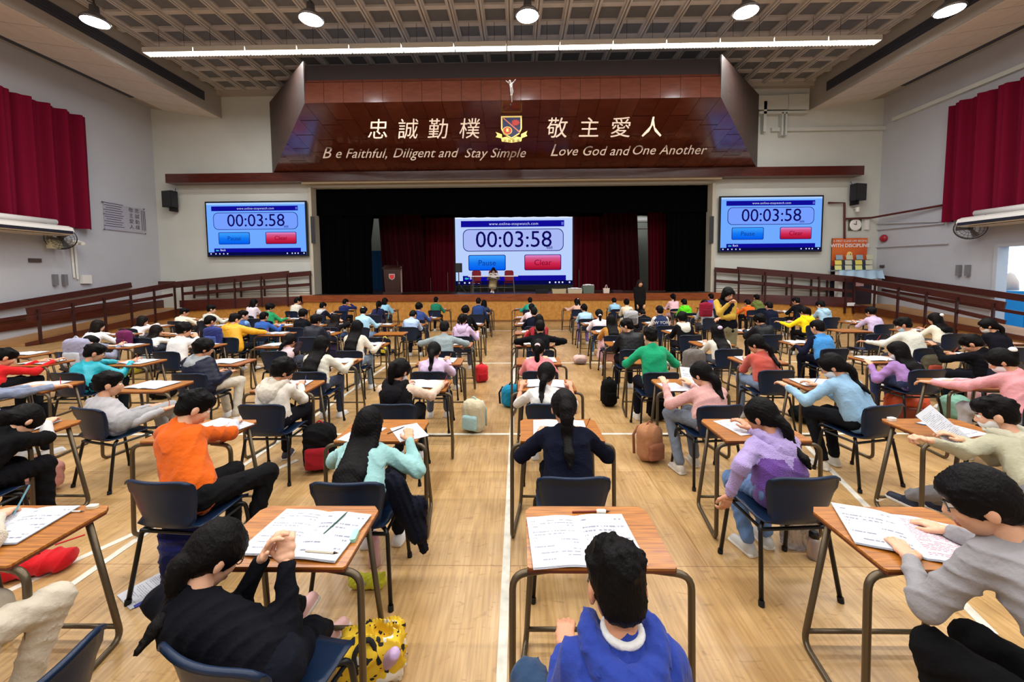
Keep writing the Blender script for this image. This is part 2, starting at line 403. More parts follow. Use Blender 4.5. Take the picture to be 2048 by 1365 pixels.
# fascia beam under the canopy
fb = thing('fascia_beam', 'long dark wooden beam running across the wall above the stage opening', 'beam', (0, WF-.25, 5.95))
MB().box((-.3, 0, 0), (28.2, .5, .36)).build('beam', m_brown, fb)
MB().box((-.3, -.0, -.22), (17.1, .3, .08)).build('beam_edge', mat('beam_edge_cream', (186, 170, 140), .6), fb)
# proscenium jambs
mb = MB()
for x in (SX0+.06, SX1-.06): mb.box((x, WF+.35, (OT+SZ)/2), (.12, .9, OT-SZ))
struct('trim_2', mb, mat('jamb_paint', (196, 190, 172), .7))
# ---------------- motto letters, emblem, crucifix
m_let = mat('brushed_metal_letters', (176, 156, 138), .35, metal=.7)
mo = thing('wall_lettering', 'silver motto letters fixed in two lines along the sloping canopy', 'lettering', (0, 13, 6.5))
def put_text(s, px, py, Y, size, **k):
    p = aty(px, py, Y)
    return text_mesh('letter_row', s, size, m_let, mo, frame_mat((p[0], p[1]-13, p[2]-6.5), (1, 0, -.008), (0, 0, 1)), depth=.012, **k)
for chs, px in (('忠', 755), ('誠', 815), ('勤', 875), ('樸', 938), ('敬', 1113), ('主', 1177), ('愛', 1240), ('人', 1303)):
    o = put_text(chs, px, 262-(px-755)*.008, 12.35, .66, shear=.1); o.name = 'character'
for sx_, px, py, sz_ in (('B', 652, 307, .58), ('e Faithful,', 722, 308, .48), ('Diligent and', 849, 307, .47), ('Stay Simple', 989, 307, .47), ('L', 1107, 302, .6), ('ove God and', 1186, 303, .47), ('One Another', 1336, 301, .47)):
    put_text(sx_, px, py, 14.3, sz_, shear=.35, spacing=1.02)
em = thing('school_crest', 'navy and gold shield crest with a ribbon, between the two mottos', 'crest', tuple(aty(1023, 257, 12.65)))
def flat(name, pts, t, y, m, par=em): 
    q = MB(); n = len(pts); q.add([(x, y-t/2, z) for x, z in pts]+[(x, y+t/2, z) for x, z in pts], [tuple(range(n)), tuple(reversed(range(n, 2*n)))]+[(i, n+i, n+(i+1) % n, (i+1) % n) for i in range(n)])
    return q.build(name, m, par)
gold = mat('crest_gold', (236, 208, 110), .35, metal=.2); navy = mat('crest_navy', (22, 30, 84), .5); cred = mat('crest_red', (204, 52, 40), .5); cor = mat('crest_orange', (214, 80, 40), .5)
sh = lambda s: [(-.33*s, .38*s), (.33*s, .38*s), (.33*s, -.02*s), (.25*s, -.18*s), (0, -.33*s), (-.25*s, -.18*s), (-.33*s, -.02*s)]
flat('shield_rim', sh(1), .03, 0, gold); flat('shield_field', sh(.86), .03, -.012, navy)
flat('shield_bar', [(-.27, .3), (-.23, .31), (.27, -.12), (.24, -.15)], .02, -.03, mat('crest_pink', (220, 130, 110), .5))
flat('flower', [(.13+.12*(1+.18*math.cos(10*t))*math.cos(t), .16+.09*(1+.18*math.cos(10*t))*math.sin(t)) for t in np.linspace(0, 2*PI, 40)[:-1]], .02, -.03, cred)
flat('badge_ring', [(-.13+.15*math.cos(t), -.08+.125*math.sin(t)) for t in np.linspace(0, 2*PI, 24)[:-1]], .02, -.03, gold)
flat('badge_disc', [(-.13+.13*math.cos(t), -.08+.105*math.sin(t)) for t in np.linspace(0, 2*PI, 24)[:-1]], .02, -.04, cor)
flat('badge_mark', [(-.17, -.12), (-.09, -.12), (-.1, 0), (-.12, -.03), (-.14, -.03), (-.16, 0)], .02, -.05, gold)
rb = [(-.5, -.12), (-.3, -.2), (-.3, -.3), (-.15, -.27), (0, -.36), (.15, -.27), (.3, -.3), (.3, -.2), (.5, -.1), (.46, -.2), (.5, -.26), (.33, -.32), (.31, -.42), (0, -.46), (-.31, -.42), (-.33, -.32), (-.5, -.28), (-.45, -.21)]
flat('ribbon', rb, .02, -.045, gold)
text_mesh('ribbon_text', '忠 誠 勤 樸', .1, mat('crest_ink', (60, 50, 20), .6), em, frame_mat((0, -.06, -.41), (1, 0, 0), (0, 0, 1)), spacing=1.1)
# ---------------- ceiling lights
m_tubeon = mat('tube_light', (255, 252, 245), .5, emit=5)
m_fix = mat('fixture_white', (220, 218, 210), .5)
def strip_row(Y, z, x0, x1, label, n=14, wires=True):
    r = thing('strip_light', label, 'ceiling light', ((x0+x1)/2, Y, z))
    W = x1-x0; mod = W/n
    for i in range(n):
        xc = -W/2+(i+.5)*mod
        h = MB().box((xc, 0, .09), (mod-.03, .26, .05)); h.box((xc, -.13, .03), (mod-.03, .012, .13)); h.box((xc, .13, .03), (mod-.03, .012, .13)); h.build('housing', m_fix, r)
        MB().box((xc, 0, -.015), (mod-.06, .22, .05)).build('tube', m_tubeon, r)
        if wires:
            q = MB()
            for k in range(16): q.box((xc-mod/2+.06+k*(mod-.12)/15, 0, -.05), (.012, .24, .03))
            q.build('louvre', m_fix, r)
            for dx in (-.35, .42): MB().tube([(xc+dx, 0, .1), (xc+dx, 0, CZ-z)], .006, 4).build('hanging_wire', mat('wire_dark', (50, 46, 44), .6), r)
    area_light('lamp', (0, 0, -.08), W, .24, STRIP_W, parent=r)
    return r
a0 = aty(292, 122, 12.2); a1 = aty(1757, 98, 12.2)
strip_row(12.2, 8.76, a0[0], a1[0], 'long row of fluorescent lights hanging in front of the stage canopy')
for Y, lb in ((7.2, 'second'), (2.2, 'third'), (-2.8, 'fourth')):
    strip_row(Y, 8.76, a0[0], a1[0], 'row of fluorescent lights above the hall, %s back from the stage' % lb, n=8, wires=False)
# high bay lamps
m_bay = mat('bay_lens', (250, 250, 255), .4, emit=45); m_bayb = mat('bay_body', (60, 56, 54), .4, metal=.6)
def bay(px, py, label):
    p = aty(px, py, 9.75)
    r = thing('high_bay_lamp', label, 'ceiling light', tuple(p), group=None)
    MB().lathe([(.27, -.02), (.29, 0), (.28, .03), (.2, .12), (.1, .2), (.09, .36), (.03, .4)], n=24).build('lamp_shade', mat('bay_shade', (96, 90, 88), .35, metal=.7), r, smooth=True)
    MB().lathe([(.02, -.035), (.26, -.025), (.265, -.01)], n=24).build('lens', m_bay, r)
    MB().tube([(0, 0, .38), (0, 0, CZ-p[2]-.03)], .02, 8).build('rod', m_bayb, r)
    MB().tube(bend([(.05, 0, .4), (-.2, 0, .5), (-.1, 0, .8)], .1), .012, 6).build('cable', m_bayb, r)
    l = bpy.data.lights.new('lamp', 'SPOT'); l.energy = BAY_W; l.spot_size = 2.4; l.spot_blend = .6; l.shadow_soft_size = .24; l.color = (.95, .96, 1)
    o = bpy.data.objects.new('lamp', l); C.objects.link(o); o.parent = r; o.location = (0, 0, -.06)
for (px, py), lb in zip(((190, 43), (622, 38), (1055, 31), (1492, 23), (1899, 20)), ('leftmost glowing high-bay lamp, by the left soffit', 'glowing high-bay lamp second from the left', 'glowing high-bay lamp in the middle above the crucifix', 'glowing high-bay lamp second from the right', 'rightmost glowing high-bay lamp, by the right soffit')): bay(px, py, lb)
# ------------------------------------------------------------------ screens
def emat(key, c, s=1.0):
    if key in MATS: return MATS[key]
    m = bpy.data.materials.new(key); m.use_nodes = True; nt = m.node_tree; nt.nodes.clear()
    e = nt.nodes.new('ShaderNodeEmission'); e.inputs[0].default_value = lin(c); e.inputs[1].default_value = s
    o = nt.nodes.new('ShaderNodeOutputMaterial'); nt.links.new(e.outputs[0], o.inputs[0]); MATS[key] = m; return m
def egrad(key, stops):
    if key in MATS: return MATS[key]
    m = emat(key, (0, 0, 0)); nt = m.node_tree; e = [n for n in nt.nodes if n.type == 'EMISSION'][0]
    tc = nt.nodes.new('ShaderNodeTexCoord'); sp = nt.nodes.new('ShaderNodeSeparateXYZ'); r = nt.nodes.new('ShaderNodeValToRGB')
    nt.links.new(tc.outputs['Generated'], sp.inputs[0]); nt.links.new(sp.outputs[1], r.inputs[0]); nt.links.new(r.outputs[0], e.inputs[0])
    el = r.color_ramp.elements; el[0].position, el[0].color = stops[0][0], lin(stops[0][1]); el[1].position, el[1].color = stops[-1][0], lin(stops[-1][1])
    for p, c in stops[1:-1]: x = el.new(p); x.color = lin(c)
    return m
def rrect(u0, v0, u1, v1, r, asp, n=6):
    P = []
    for cx, cy, a0 in ((u1-r, v1-r*asp, 0), (u0+r, v1-r*asp, 90), (u0+r, v0+r*asp, 180), (u1-r, v0+r*asp, 270)):
        for k in range(n+1):
            a = math.radians(a0+90*k/n); P.append((cx+r*math.cos(a), cy+r*asp*math.sin(a)))
    return P
def screen(name, label, Y, tl, tr, bl, tone, frame=.06, parentless=True):
    a = aty(tl[0], tl[1], Y); b_ = aty(tr[0], tr[1], Y); c = aty(bl[0], bl[1], Y)
    ctr = (b_+c)/2; W = np.linalg.norm(b_-a); H = np.linalg.norm(c-a)
    r = thing(name, label, 'screen', tuple(ctr)); asp = W/H
    M0 = frame_mat((0, 0, 0), (1, 0, 0), (0, 0, 1))
    def P(u, v): return ((u-.5)*W, (.5-v)*H)
    def quad(nm, pts, m, d, par=r):
        V = [(x, y, 0) for x, y in pts]; o = link_mesh(nm, V, [tuple(range(len(V)))], m, par); o.matrix_local = frame_mat((0, -d, 0), (1, 0, 0), (0, 0, 1)); return o
    def rect(nm, u0, v0, u1, v1, m, d): return quad(nm, [P(u0, v1), P(u1, v1), P(u1, v0), P(u0, v0)], m, d)
    MB().box((0, .04, 0), (W+frame*2, .08, H+frame*2)).build('bezel', mat('screen_bezel', (16, 16, 24), .35), r)
    T = tone
    rect('display', 0, 0, 1, 1, emat('scr_bg'+name, T['bg']), .004)
    rect('title_strip', 0, 0, 1, .035, emat('scr_ti'+name, T['ti']), .006)
    rect('address_bar', .05, .065, .93, .155, emat('scr_nav', (16, 12, 150)), .008)
    ab = r.children[-1]
    reparent(text_mesh('address_text', 'www.online-stopwatch.com', .055*H, emat('scr_white', (220, 228, 255)), r, frame_mat((0, -.012, (.5-.112)*H), (1, 0, 0), (0, 0, 1)), spacing=1.15), ab)
    q = quad('link_icon', [P(.905, .135), P(.925, .135), P(.925, .09), P(.905, .09)], emat('scr_icon', (90, 100, 210)), .012)
    quad('timer_border', [P(u, v) for u, v in rrect(.065, .185, .925, .51, .05, asp)], emat('scr_navy', (12, 20, 120)), .008)
    quad('timer_field', [P(u, v) for u, v in rrect(.071, .195, .919, .50, .046, asp)], emat('scr_f'+name, T['fld']), .010)
    text_mesh('timer_digits', '00:03:58', .335*H, emat('scr_digit', (14, 8, 90)), r, frame_mat((0, -.014, (.5-.348)*H), (1, 0, 0), (0, 0, 1)), spacing=.98)
    text_mesh('timer_fraction', '888', .06*H, emat('scr_navy', (12, 20, 120)), r, frame_mat(((.805-.5)*W, -.014, (.5-.462)*H), (1, 0, 0), (0, 0, 1)))
    for nm, u0, u1, st, tx, tcol in (('pause_button', .11, .43, ((0, (0, 90, 240)), (.5, (20, 120, 240)), (1, (60, 160, 255))), 'Pause', (20, 50, 140)), ('clear_button', .59, .905, ((0, (160, 8, 40)), (.45, (210, 40, 80)), (.8, (210, 90, 140)), (1, (220, 140, 210))), 'Clear', (120, 10, 40))):
        quad(nm+'_border', [P(u, v) for u, v in rrect(u0, .56, u1, .79, .014, asp)], emat('scr_navy', (12, 20, 120)), .008)
        bt_ = quad(nm, [P(u, v) for u, v in rrect(u0+.006, .57, u1-.006, .78, .011, asp)], egrad('scr_'+nm, st), .010)
        reparent(text_mesh(nm+'_text', tx, .115*H, emat('scr_t'+nm, tcol), r, frame_mat((((u0+u1)/2-.5)*W, -.014, (.5-.68)*H), (1, 0, 0), (0, 0, 1))), bt_)
    rect('bottom_bar', .06, .865, .945, .95, emat('scr_nav', (16, 12, 150)), .008)
    rect('task_bar', 0, .94, 1, 1, emat('scr_task', (8, 10, 70)), .010)
    text_mesh('back_text', 'Back', .055*H, emat('scr_white', (220, 228, 255)), r, frame_mat(((.15-.5)*W, -.012, (.5-.90)*H), (1, 0, 0), (0, 0, 1)))
    quad('back_arrow', [P(.075, .905), P(.09, .885), P(.09, .897), P(.11, .897), P(.11, .915), P(.09, .915), P(.09, .925)], emat('scr_teal', (60, 200, 200)), .012)
    for u in (.02, .07, .11, .15, .19, .80, .85, .88, .91, .97): quad('task_icon', [P(u, .98), P(u+.012, .98), P(u+.012, .957), P(u, .957)], emat('scr_white', (220, 228, 255)), .014)
    return r
tv = dict(bg=(112, 170, 255), ti=(170, 205, 255), fld=(118, 158, 255))
screen('wall_screen', 'blue-lit timer screen on the left wall panel, left of the stage', 16.33, (413, 407), (610, 404), (417, 512), tv)
screen('wall_screen', 'blue-lit timer screen on the right wall panel, right of the stage', 16.33, (1443, 394), (1645, 395), (1440, 501), tv)
screen('stage_screen', 'large pale timer screen at the back of the stage', 19.9, (910, 434), (1145, 431), (912, 571), dict(bg=(186, 208, 252), ti=(226, 236, 255), fld=(168, 184, 244)), .03)
# ------------------------------------------------------------------ stage
YF = 15.7
m_stagefl = wood('stage_boards', (86, 54, 36), (60, 36, 24), .3, 3, (.6, 8, 1), coat=.3)
mb = MB().box(((SX0+SX1)/2, (YF+.06+22)/2, SZ/2-.02), (SX1-SX0, 22-YF-.06, SZ-.04)); stg = struct('stage_floor', mb, m_stagefl); stg['kind'] = 'structure'
for i in range(14):
    w_ = (SX1-SX0)/14
    MB().box((SX0+w_*(i+.5), YF+.03, .45), (w_-.006, .06, .9)).build('front_panel', m_tan, stg)
MB().box(((SX0+SX1)/2, YF+.0, 1.0), (SX1-SX0+.2, .12, .26)).build('nosing', wood('nosing_wood', (150, 76, 30), (116, 52, 20), .4, 3, (1, 6, 6)), stg)
MB().box(((SX0+SX1)/2, YF+.01, .04), (SX1-SX0, .06, .08)).build('skirting', wood('skirt_wood', (140, 96, 46), (116, 76, 36), .5, 3, (1, 6, 6)), stg)
mb = MB(); mb.box(((SX0+SX1)/2, 22.1, 3.5), (22, .2, 7)); mb.box((-10.9, 19.4, 3.5), (.2, 5.6, 7)); mb.box((10.6, 19.4, 3.5), (.2, 5.6, 7)); mb.box((0, 19.4, 7), (22, 5.6, .2)); mb.box((-9.8, 19.4, SZ-.1), (2.2, 5.4, .1)); mb.box((9.4, 19.4, SZ-.1), (2.4, 5.4, .1))
struct('wall_stage', mb, mat('backstage_paint', (150, 158, 150), .8))
def drape(name, label, x0, x1, Y, z0, z1, m, waves=10, amp=.09, group=None, flare=0.0, x0b=None, x1b=None, seed=0, nz=8):
    rg = np.random.default_rng(seed+11); nx_ = max(24, int(waves*10)); P = []; ph = rg.uniform(0, 6, 4)
    for k in range(nz):
        t = k/(nz-1); row = []
        xa = x0+((x0b if x0b is not None else x0)-x0)*t; xb = x1+((x1b if x1b is not None else x1)-x1)*t
        for i in range(nx_+1):
            u = i/nx_; y = amp*(.6+.4*t)*(math.sin(2*PI*waves*u+ph[0]+.7*math.sin(5*u+ph[1]))+.35*math.sin(2*PI*waves*2.3*u+ph[2]))
            row.append((xa+(xb-xa)*u+.02*math.sin(9*u+3*t), Y+y, z1+(z0-z1)*t))
        P.append(row)
    mb = MB().grid(P); Q = [[(p[0], p[1]+.012, p[2]) for p in row] for row in P]
    n = len(mb.v); mb.grid(Q)
    o = mb.build(name, m, smooth=True); tag(o, label, 'curtain', group); return o
m_black = mat('black_velvet', (3, 3, 4), 1, bump=.2, bscale=40, spec=.05)
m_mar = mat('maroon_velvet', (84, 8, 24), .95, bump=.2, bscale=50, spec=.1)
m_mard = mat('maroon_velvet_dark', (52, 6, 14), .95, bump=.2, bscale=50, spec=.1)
drape('stage_curtain', 'black side curtain at the left edge of the stage', SX0+.1, -6.35, 16.95, SZ, 5.6, m_black, 8, .06, seed=1)
drape('stage_curtain', 'black side curtain at the right edge of the stage', 6.35, SX1-.1, 16.95, SZ, 5.6, m_black, 6, .06, seed=2)
drape('stage_curtain', 'black valance curtain across the top of the stage opening', SX0+.1, SX1-.1, 16.85, 4.5, 5.62, m_black, 26, .05, seed=3, nz=4)
drape('stage_curtain', 'inner black valance hanging just above the large stage screen', -7.2, 7.2, 18.6, 4.62, 6.6, m_black, 20, .05, seed=4, nz=4)
def px_x(px, Y): return aty(px, 500, Y)[0]
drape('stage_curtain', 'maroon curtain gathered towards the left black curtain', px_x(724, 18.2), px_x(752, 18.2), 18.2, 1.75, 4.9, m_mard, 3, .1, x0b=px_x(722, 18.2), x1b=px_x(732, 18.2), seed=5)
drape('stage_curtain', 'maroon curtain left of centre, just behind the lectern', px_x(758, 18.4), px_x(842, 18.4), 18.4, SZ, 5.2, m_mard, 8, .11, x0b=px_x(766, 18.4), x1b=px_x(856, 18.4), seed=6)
drape('stage_curtain', 'brighter maroon curtain beside the left edge of the stage screen', px_x(836, 19.2), px_x(908, 19.2), 19.2, SZ, 5.4, m_mar, 6, .12, seed=7)
drape('stage_curtain', 'maroon curtain beside the right edge of the stage screen', px_x(1147, 19.2), px_x(1215, 19.2), 19.2, SZ, 5.4, m_mar, 6, .12, seed=8)
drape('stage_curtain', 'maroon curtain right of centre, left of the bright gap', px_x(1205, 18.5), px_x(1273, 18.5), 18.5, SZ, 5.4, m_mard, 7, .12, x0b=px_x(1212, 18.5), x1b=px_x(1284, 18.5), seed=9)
drape('stage_curtain', 'maroon curtain between the bright gap and the right black curtain', px_x(1291, 18.2), px_x(1337, 18.2), 18.2, SZ, 5.4, m_mar, 6, .1, x0b=px_x(1296, 18.2), seed=10)
cb = thing('storage_cabinet', 'tall blue metal cabinet seen through the left curtain gap', 'cabinet', (px_x(757, 20.6), 20.8, SZ))
MB().box((0, 0, 1.05), (.9, .5, 2.1)).build('body', mat('cab_blue', (32, 92, 150), .5), cb); MB().box((-.22, -.27, 1.05), (.42, .03, 2.0)).build('door', mat('cab_blue2', (36, 100, 160), .5), cb); MB().box((.22, -.27, 1.05), (.42, .03, 2.0)).build('door', mat('cab_blue2', (36, 100, 160), .5), cb)
sb = thing('wall_cabinet', 'grey shelf unit high in the right curtain gap', 'cabinet', (px_x(1281, 20.5), 20.8, 4.3))
for z in (0, .35, .75): MB().box((0, 0, z), (1.0, .4, .08)).build('shelf', m_white, sb)
MB().box((0, .1, .5), (.9, .2, .15)).build('box', mat('cab_white_glow', (240, 240, 240), .5, emit=.3), sb)  # white box is no lamp; its faint emission stands in for light on it
area_light('lamp', (px_x(750, 20), 20.3, 6.4), 1.5, 1.0, 26); area_light('lamp', (px_x(1281, 20), 20.3, 6.4), 1.5, 1.0, 60)
# lectern
p = aty(787, 588, 16.4)
lc = thing('lectern', 'dark wooden lectern with a crest on its front, on the stage', 'lectern', (p[0], 16.4, SZ), rz=.12)
m_lec = wood('lectern_wood', (58, 26, 20), (36, 16, 12), .35, 3, (4, 4, 1), coat=.3)
MB().box((0, 0, .05), (.74, .5, .1)).build('base', m_lec, lc)
MB().add([(-.3, -.2, .1), (.3, -.2, .1), (.3, .2, .1), (-.3, .2, .1), (-.34, -.24, 1.05), (.34, -.24, 1.05), (.34, .24, 1.18), (-.34, .24, 1.18)], [(0, 3, 2, 1), (4, 5, 6, 7), (0, 1, 5, 4), (1, 2, 6, 5), (2, 3, 7, 6), (3, 0, 4, 7)]).build('body', m_lec, lc)
MB().box((0, 0, 1.15), (.78, .56, .04), R=np.array(Matrix.Rotation(.25, 3, 'X'))).build('top', m_lec, lc)
flat('crest_badge', [(x*.36, z*.36+.72) for x, z in sh(1)], .02, -.24, mat('badge_silver', (190, 180, 190), .4), lc); flat('crest_mark', [(x*.27, z*.27+.72) for x, z in sh(1)], .02, -.255, cred, lc)
MB().box((.36, -.1, .6), (.06, .08, 1.1)).build('trim_post', mat('lec_trim', (150, 120, 110), .4), lc)
MB().tube(bend([(.2, 0, 1.18), (.2, 0, 1.4), (.1, -.15, 1.45)], .1), .012, 6).build('microphone', m_bayb, lc)
# loudspeaker on tripod
p = aty(918, 588, 16.3)
t = thing('speaker_stand', 'black tripod stand holding the small stage loudspeaker', 'stand', (p[0], 16.3, SZ))
mk = mat('black_metal', (18, 18, 20), .4, metal=.3)
MB().tube([(0, 0, .1), (0, 0, .9)], .018, 8).build('pole', mk, t)
for a in (0, 2.1, 4.2): MB().tube([(0, 0, .42), (.33*math.cos(a), .33*math.sin(a), .012)], .012, 6).build('leg', mk, t)
s_ = thing('loudspeaker', 'black loudspeaker on the tripod at the left of the stage table', 'speaker', (p[0], 16.3, SZ+.9))
MB().prism(rrect(-.14, -.13, .14, .13, .05, 1), 0, .38).build('cabinet', mk, s_); MB().box((0, -.135, .19), (.22, .01, .32)).build('grille', mat('grille_dark', (36, 36, 40), .7), s_)
# folding table on stage
pl = aty(938, 555, 16.5); pr = aty(1036, 554, 16.5)
ft = thing('folding_table', 'white folding table on the stage in front of the big screen', 'table', ((pl[0]+pr[0])/2, 16.5, SZ))
W = pr[0]-pl[0]
MB().box((0, 0, .73), (W, .6, .04)).build('tabletop', mat('table_white', (236, 232, 232), .4), ft)
for x in (-W/2+.2, W/2-.2):
    for y in (-.22, .22): MB().tube([(x, y, .72), (x+(.05 if x > 0 else -.05), y, 0)], .014, 6).build('leg', mat('leg_grey', (120, 118, 116), .4, metal=.5), ft)
MB().tube([(-W/2+.2, 0, .25), (W/2-.2, 0, .25)], .01, 6).build('crossbar', mat('leg_grey', (120, 118, 116), .4, metal=.5), ft)
def banquet(px, label):
    p = aty(px, 560, 17.1); r = thing('banquet_chair', label, 'chair', (p[0], 17.1, SZ))
    mr = mat('red_fabric', (140, 22, 34), .8); mg = mat('gold_frame', (120, 96, 70), .4, metal=.6)
    MB().box((0, 0, .46), (.42, .42, .08)).build('seat', mr, r)
    q = MB(); P = rrect(-.2, .52, .2, .98, .09, 1); n = len(P); q.add([(x, .2, z) for x, z in P]+[(x, .26, z) for x, z in P], [tuple(range(n)), tuple(reversed(range(n, 2*n)))]+[(i, n+i, n+(i+1) % n, (i+1) % n) for i in range(n)]); q.build('backrest', mr, r)
    for x in (-.19, .19):
        for y in (-.19, .19): MB().tube([(x, y, .44), (x*1.1, y*1.1, 0)], .013, 6).build('leg', mg, r)
banquet(952, 'red-backed banquet chair left of the seated woman on stage'); banquet(1018, 'red-backed banquet chair right of the seated woman on stage')
banquet(986, 'banquet chair directly under the seated woman on stage')
# things lying on the stage
def stagebox(nm, label, cat, px0, px1, py0, m, Y=16.0, dy=.4, lid=None):
    a = aty(px0, 585, Y); b_ = aty(px1, 585, Y); h = max(.06, 1.0*(aty(px0, py0, Y)[2]-SZ)); W = b_[0]-a[0]
    r = thing(nm, label, cat, ((a[0]+b_[0])/2, Y+.1, SZ)); MB().add([(-W/2, -dy/2, 0), (W/2, -dy/2, 0), (W/2, dy/2, 0), (-W/2, dy/2, 0), (-W/2-.02, -dy/2, h), (W/2+.02, -dy/2, h), (W/2+.02, dy/2, h), (-W/2-.02, dy/2, h)], [(0, 3, 2, 1), (4, 5, 6, 7), (0, 1, 5, 4), (1, 2, 6, 5), (2, 3, 7, 6), (3, 0, 4, 7)]).build('body', m, r)
    if lid:
        for k in range(3): MB().box(((k-1)*W*.22, 0, h+.03+.02*(k % 2)), (W*.5, dy*.7, .03), rz=.2*(k-1)).build('paper_bundle', lid, r)
    return r
m_pap = mat('paper_plain', (240, 240, 244), .6)
stagebox('cardboard_box', 'low beige cardboard tray on the stage edge', 'box', 1105, 1131, 578, mat('beige_card', (188, 168, 130), .8), lid=mat('black_cloth', (20, 20, 24), .9))
stagebox('paper_tray', 'beige tray heaped with white papers on the stage edge', 'box', 1136, 1163, 579, mat('beige_card2', (196, 180, 150), .8), lid=m_pap)
stagebox('storage_crate', 'grey-green crate with papers on top on the stage edge', 'box', 1166, 1187, 572, mat('grey_green', (96, 108, 96), .7), lid=m_pap)
stagebox('black_bag', 'flat black bag lying on the stage edge below the screen', 'bag', 1072, 1096, 580, mat('black_cloth', (20, 20, 24), .9))
r = stagebox('tote_bag', 'small cream tote bag with a loop handle on the stage', 'bag', 1208, 1219, 577, mat('cream_cloth', (224, 206, 186), .8), dy=.1)
MB().tube([(-.06+.12*k/8, 0, .14+.2*math.sin(PI*k/8)) for k in range(9)], .012, 6).build('handle', mat('cream_cloth', (224, 206, 186), .8), r)
stagebox('dark_bag', 'small dark bag on the stage right of the tote bag', 'bag', 1226, 1243, 581, mat('dark_red_cloth', (54, 22, 26), .9))
for px, pt, lb in ((862, 556, 'thin microphone stand nearest the lectern'), (896, 545, 'thin microphone stand beside the tripod loudspeaker'), (1158, 540, 'thin microphone stand right of the stage screen')):
    p = aty(px, 585, 17.6); h = aty(px, pt, 17.6)[2]-SZ
    r = thing('microphone_stand', lb, 'stand', (p[0], 17.6, SZ)); MB().tube([(0, 0, .02), (0, 0, h)], .008, 6).build('pole', mat('leg_grey', (120, 118, 116), .4, metal=.5), r); MB().lathe([(.14, 0), (.14, .02), (.02, .03)], n=12).build('base', mk, r)
# ------------------------------------------------------------------ ramps and railings
XL, XR = -13.8, 13.35
def ramp_side(x, xw, y0, y1, zt, nm):
    s = 1 if x < xw else -1
    P = [(x, y0, 0), (x, y1+.1, 0), (x, y1+.1, zt), (x, y0, 0.02)]
    mb = MB().slab(P, (-s, 0, 0), -.05) if False else MB()
    V = [(x, y0, 0), (x, y1, 0), (x, y1, zt), (x, y0, .02), (xw, y0, 0), (xw, y1, 0), (xw, y1, zt), (xw, y0, .02)]
    F = [(0, 1, 2, 3), (7, 6, 5, 4), (3, 2, 6, 7), (0, 3, 7, 4), (1, 5, 6, 2), (0, 4, 5, 1)]
    mb.add(V, F); o = struct(nm, mb, wood('ramp_boards', (190, 140, 84), (160, 112, 62), .45, 3, (6, 1, 3)))
    xo = x-.03 if x < xw else x+.03
    xo = x+.03*(1 if x < 0 else -1)
    q = MB(); q.add([(xo-.03, y0, 0), (xo-.03, y1, zt-.26), (xo-.03, y1, zt+.06), (xo-.03, y0, .1), (xo+.03, y0, 0), (xo+.03, y1, zt-.26), (xo+.03, y1, zt+.06), (xo+.03, y0, .1)], F); q.build('stringer', m_brown, o)
    wq = xw+(.03 if x > xw else -.03)
    q = MB(); q.add([(wq-.03, 4.5, .0), (wq-.03, y1+.8, zt), (wq-.03, y1+.8, zt+.34), (wq-.03, 4.5, .26), (wq+.03, 4.5, .0), (wq+.03, y1+.8, zt), (wq+.03, y1+.8, zt+.34), (wq+.03, 4.5, .26)], F)
    if xw < 0: q.build('wall_skirting', m_brown, o)
    return o
ramp_side(XL, WL, 10.6, YF, .6, 'ramp_left'); ramp_side(XR, WR, 9.4, YF, .6, 'ramp_right')
def ramp_front(xa, xb, za, zb, nm):
    V = [(xa, YF, 0), (xb, YF, 0), (xb, YF, zb), (xa, YF, za), (xa, WF, 0), (xb, WF, 0), (xb, WF, zb), (xa, WF, za)]
    F = [(0, 1, 2, 3), (7, 6, 5, 4), (3, 2, 6, 7), (0, 3, 7, 4), (1, 5, 6, 2), (0, 4, 5, 1)]
    o = struct(nm, MB().add(V, F), m_tan)
    q = MB(); y = YF-.03
    t0, t1 = (.5, .78) if xa < 0 else (.78, .5)
    c0, c1 = (.96, 1.1) if xa < 0 else (1.1, .9)
    q.add([(xa, y-.03, t0), (xb, y-.03, t1), (xb, y-.03, c1), (xa, y-.03, c0), (xa, y+.03, t0), (xb, y+.03, t1), (xb, y+.03, c1), (xa, y+.03, c0)], F); q.build('stringer', m_brown, o)
    q = MB().box(((xa+xb)/2, WF-.04, (za+zb)/2+.35), (abs(xb-xa), .05, .03)); q.box(((xa+xb)/2, WF-.04, (za+zb)/2+.45), (abs(xb-xa), .05, .03)); q.build('pipe', m_white, o)
    return o
ramp_front(XL, SX0, .6, 1.1, 'ramp_front_left'); ramp_front(SX1, XR, 1.1, .6, 'ramp_front_right')
for nm, xa, xb in (('ramp_landing_left', WL, XL), ('ramp_landing_right', XR, WR)):
    struct(nm, MB().box(((xa+xb)/2, (YF+WF)/2, .3), (xb-xa, WF-YF, .6)), m_tan)
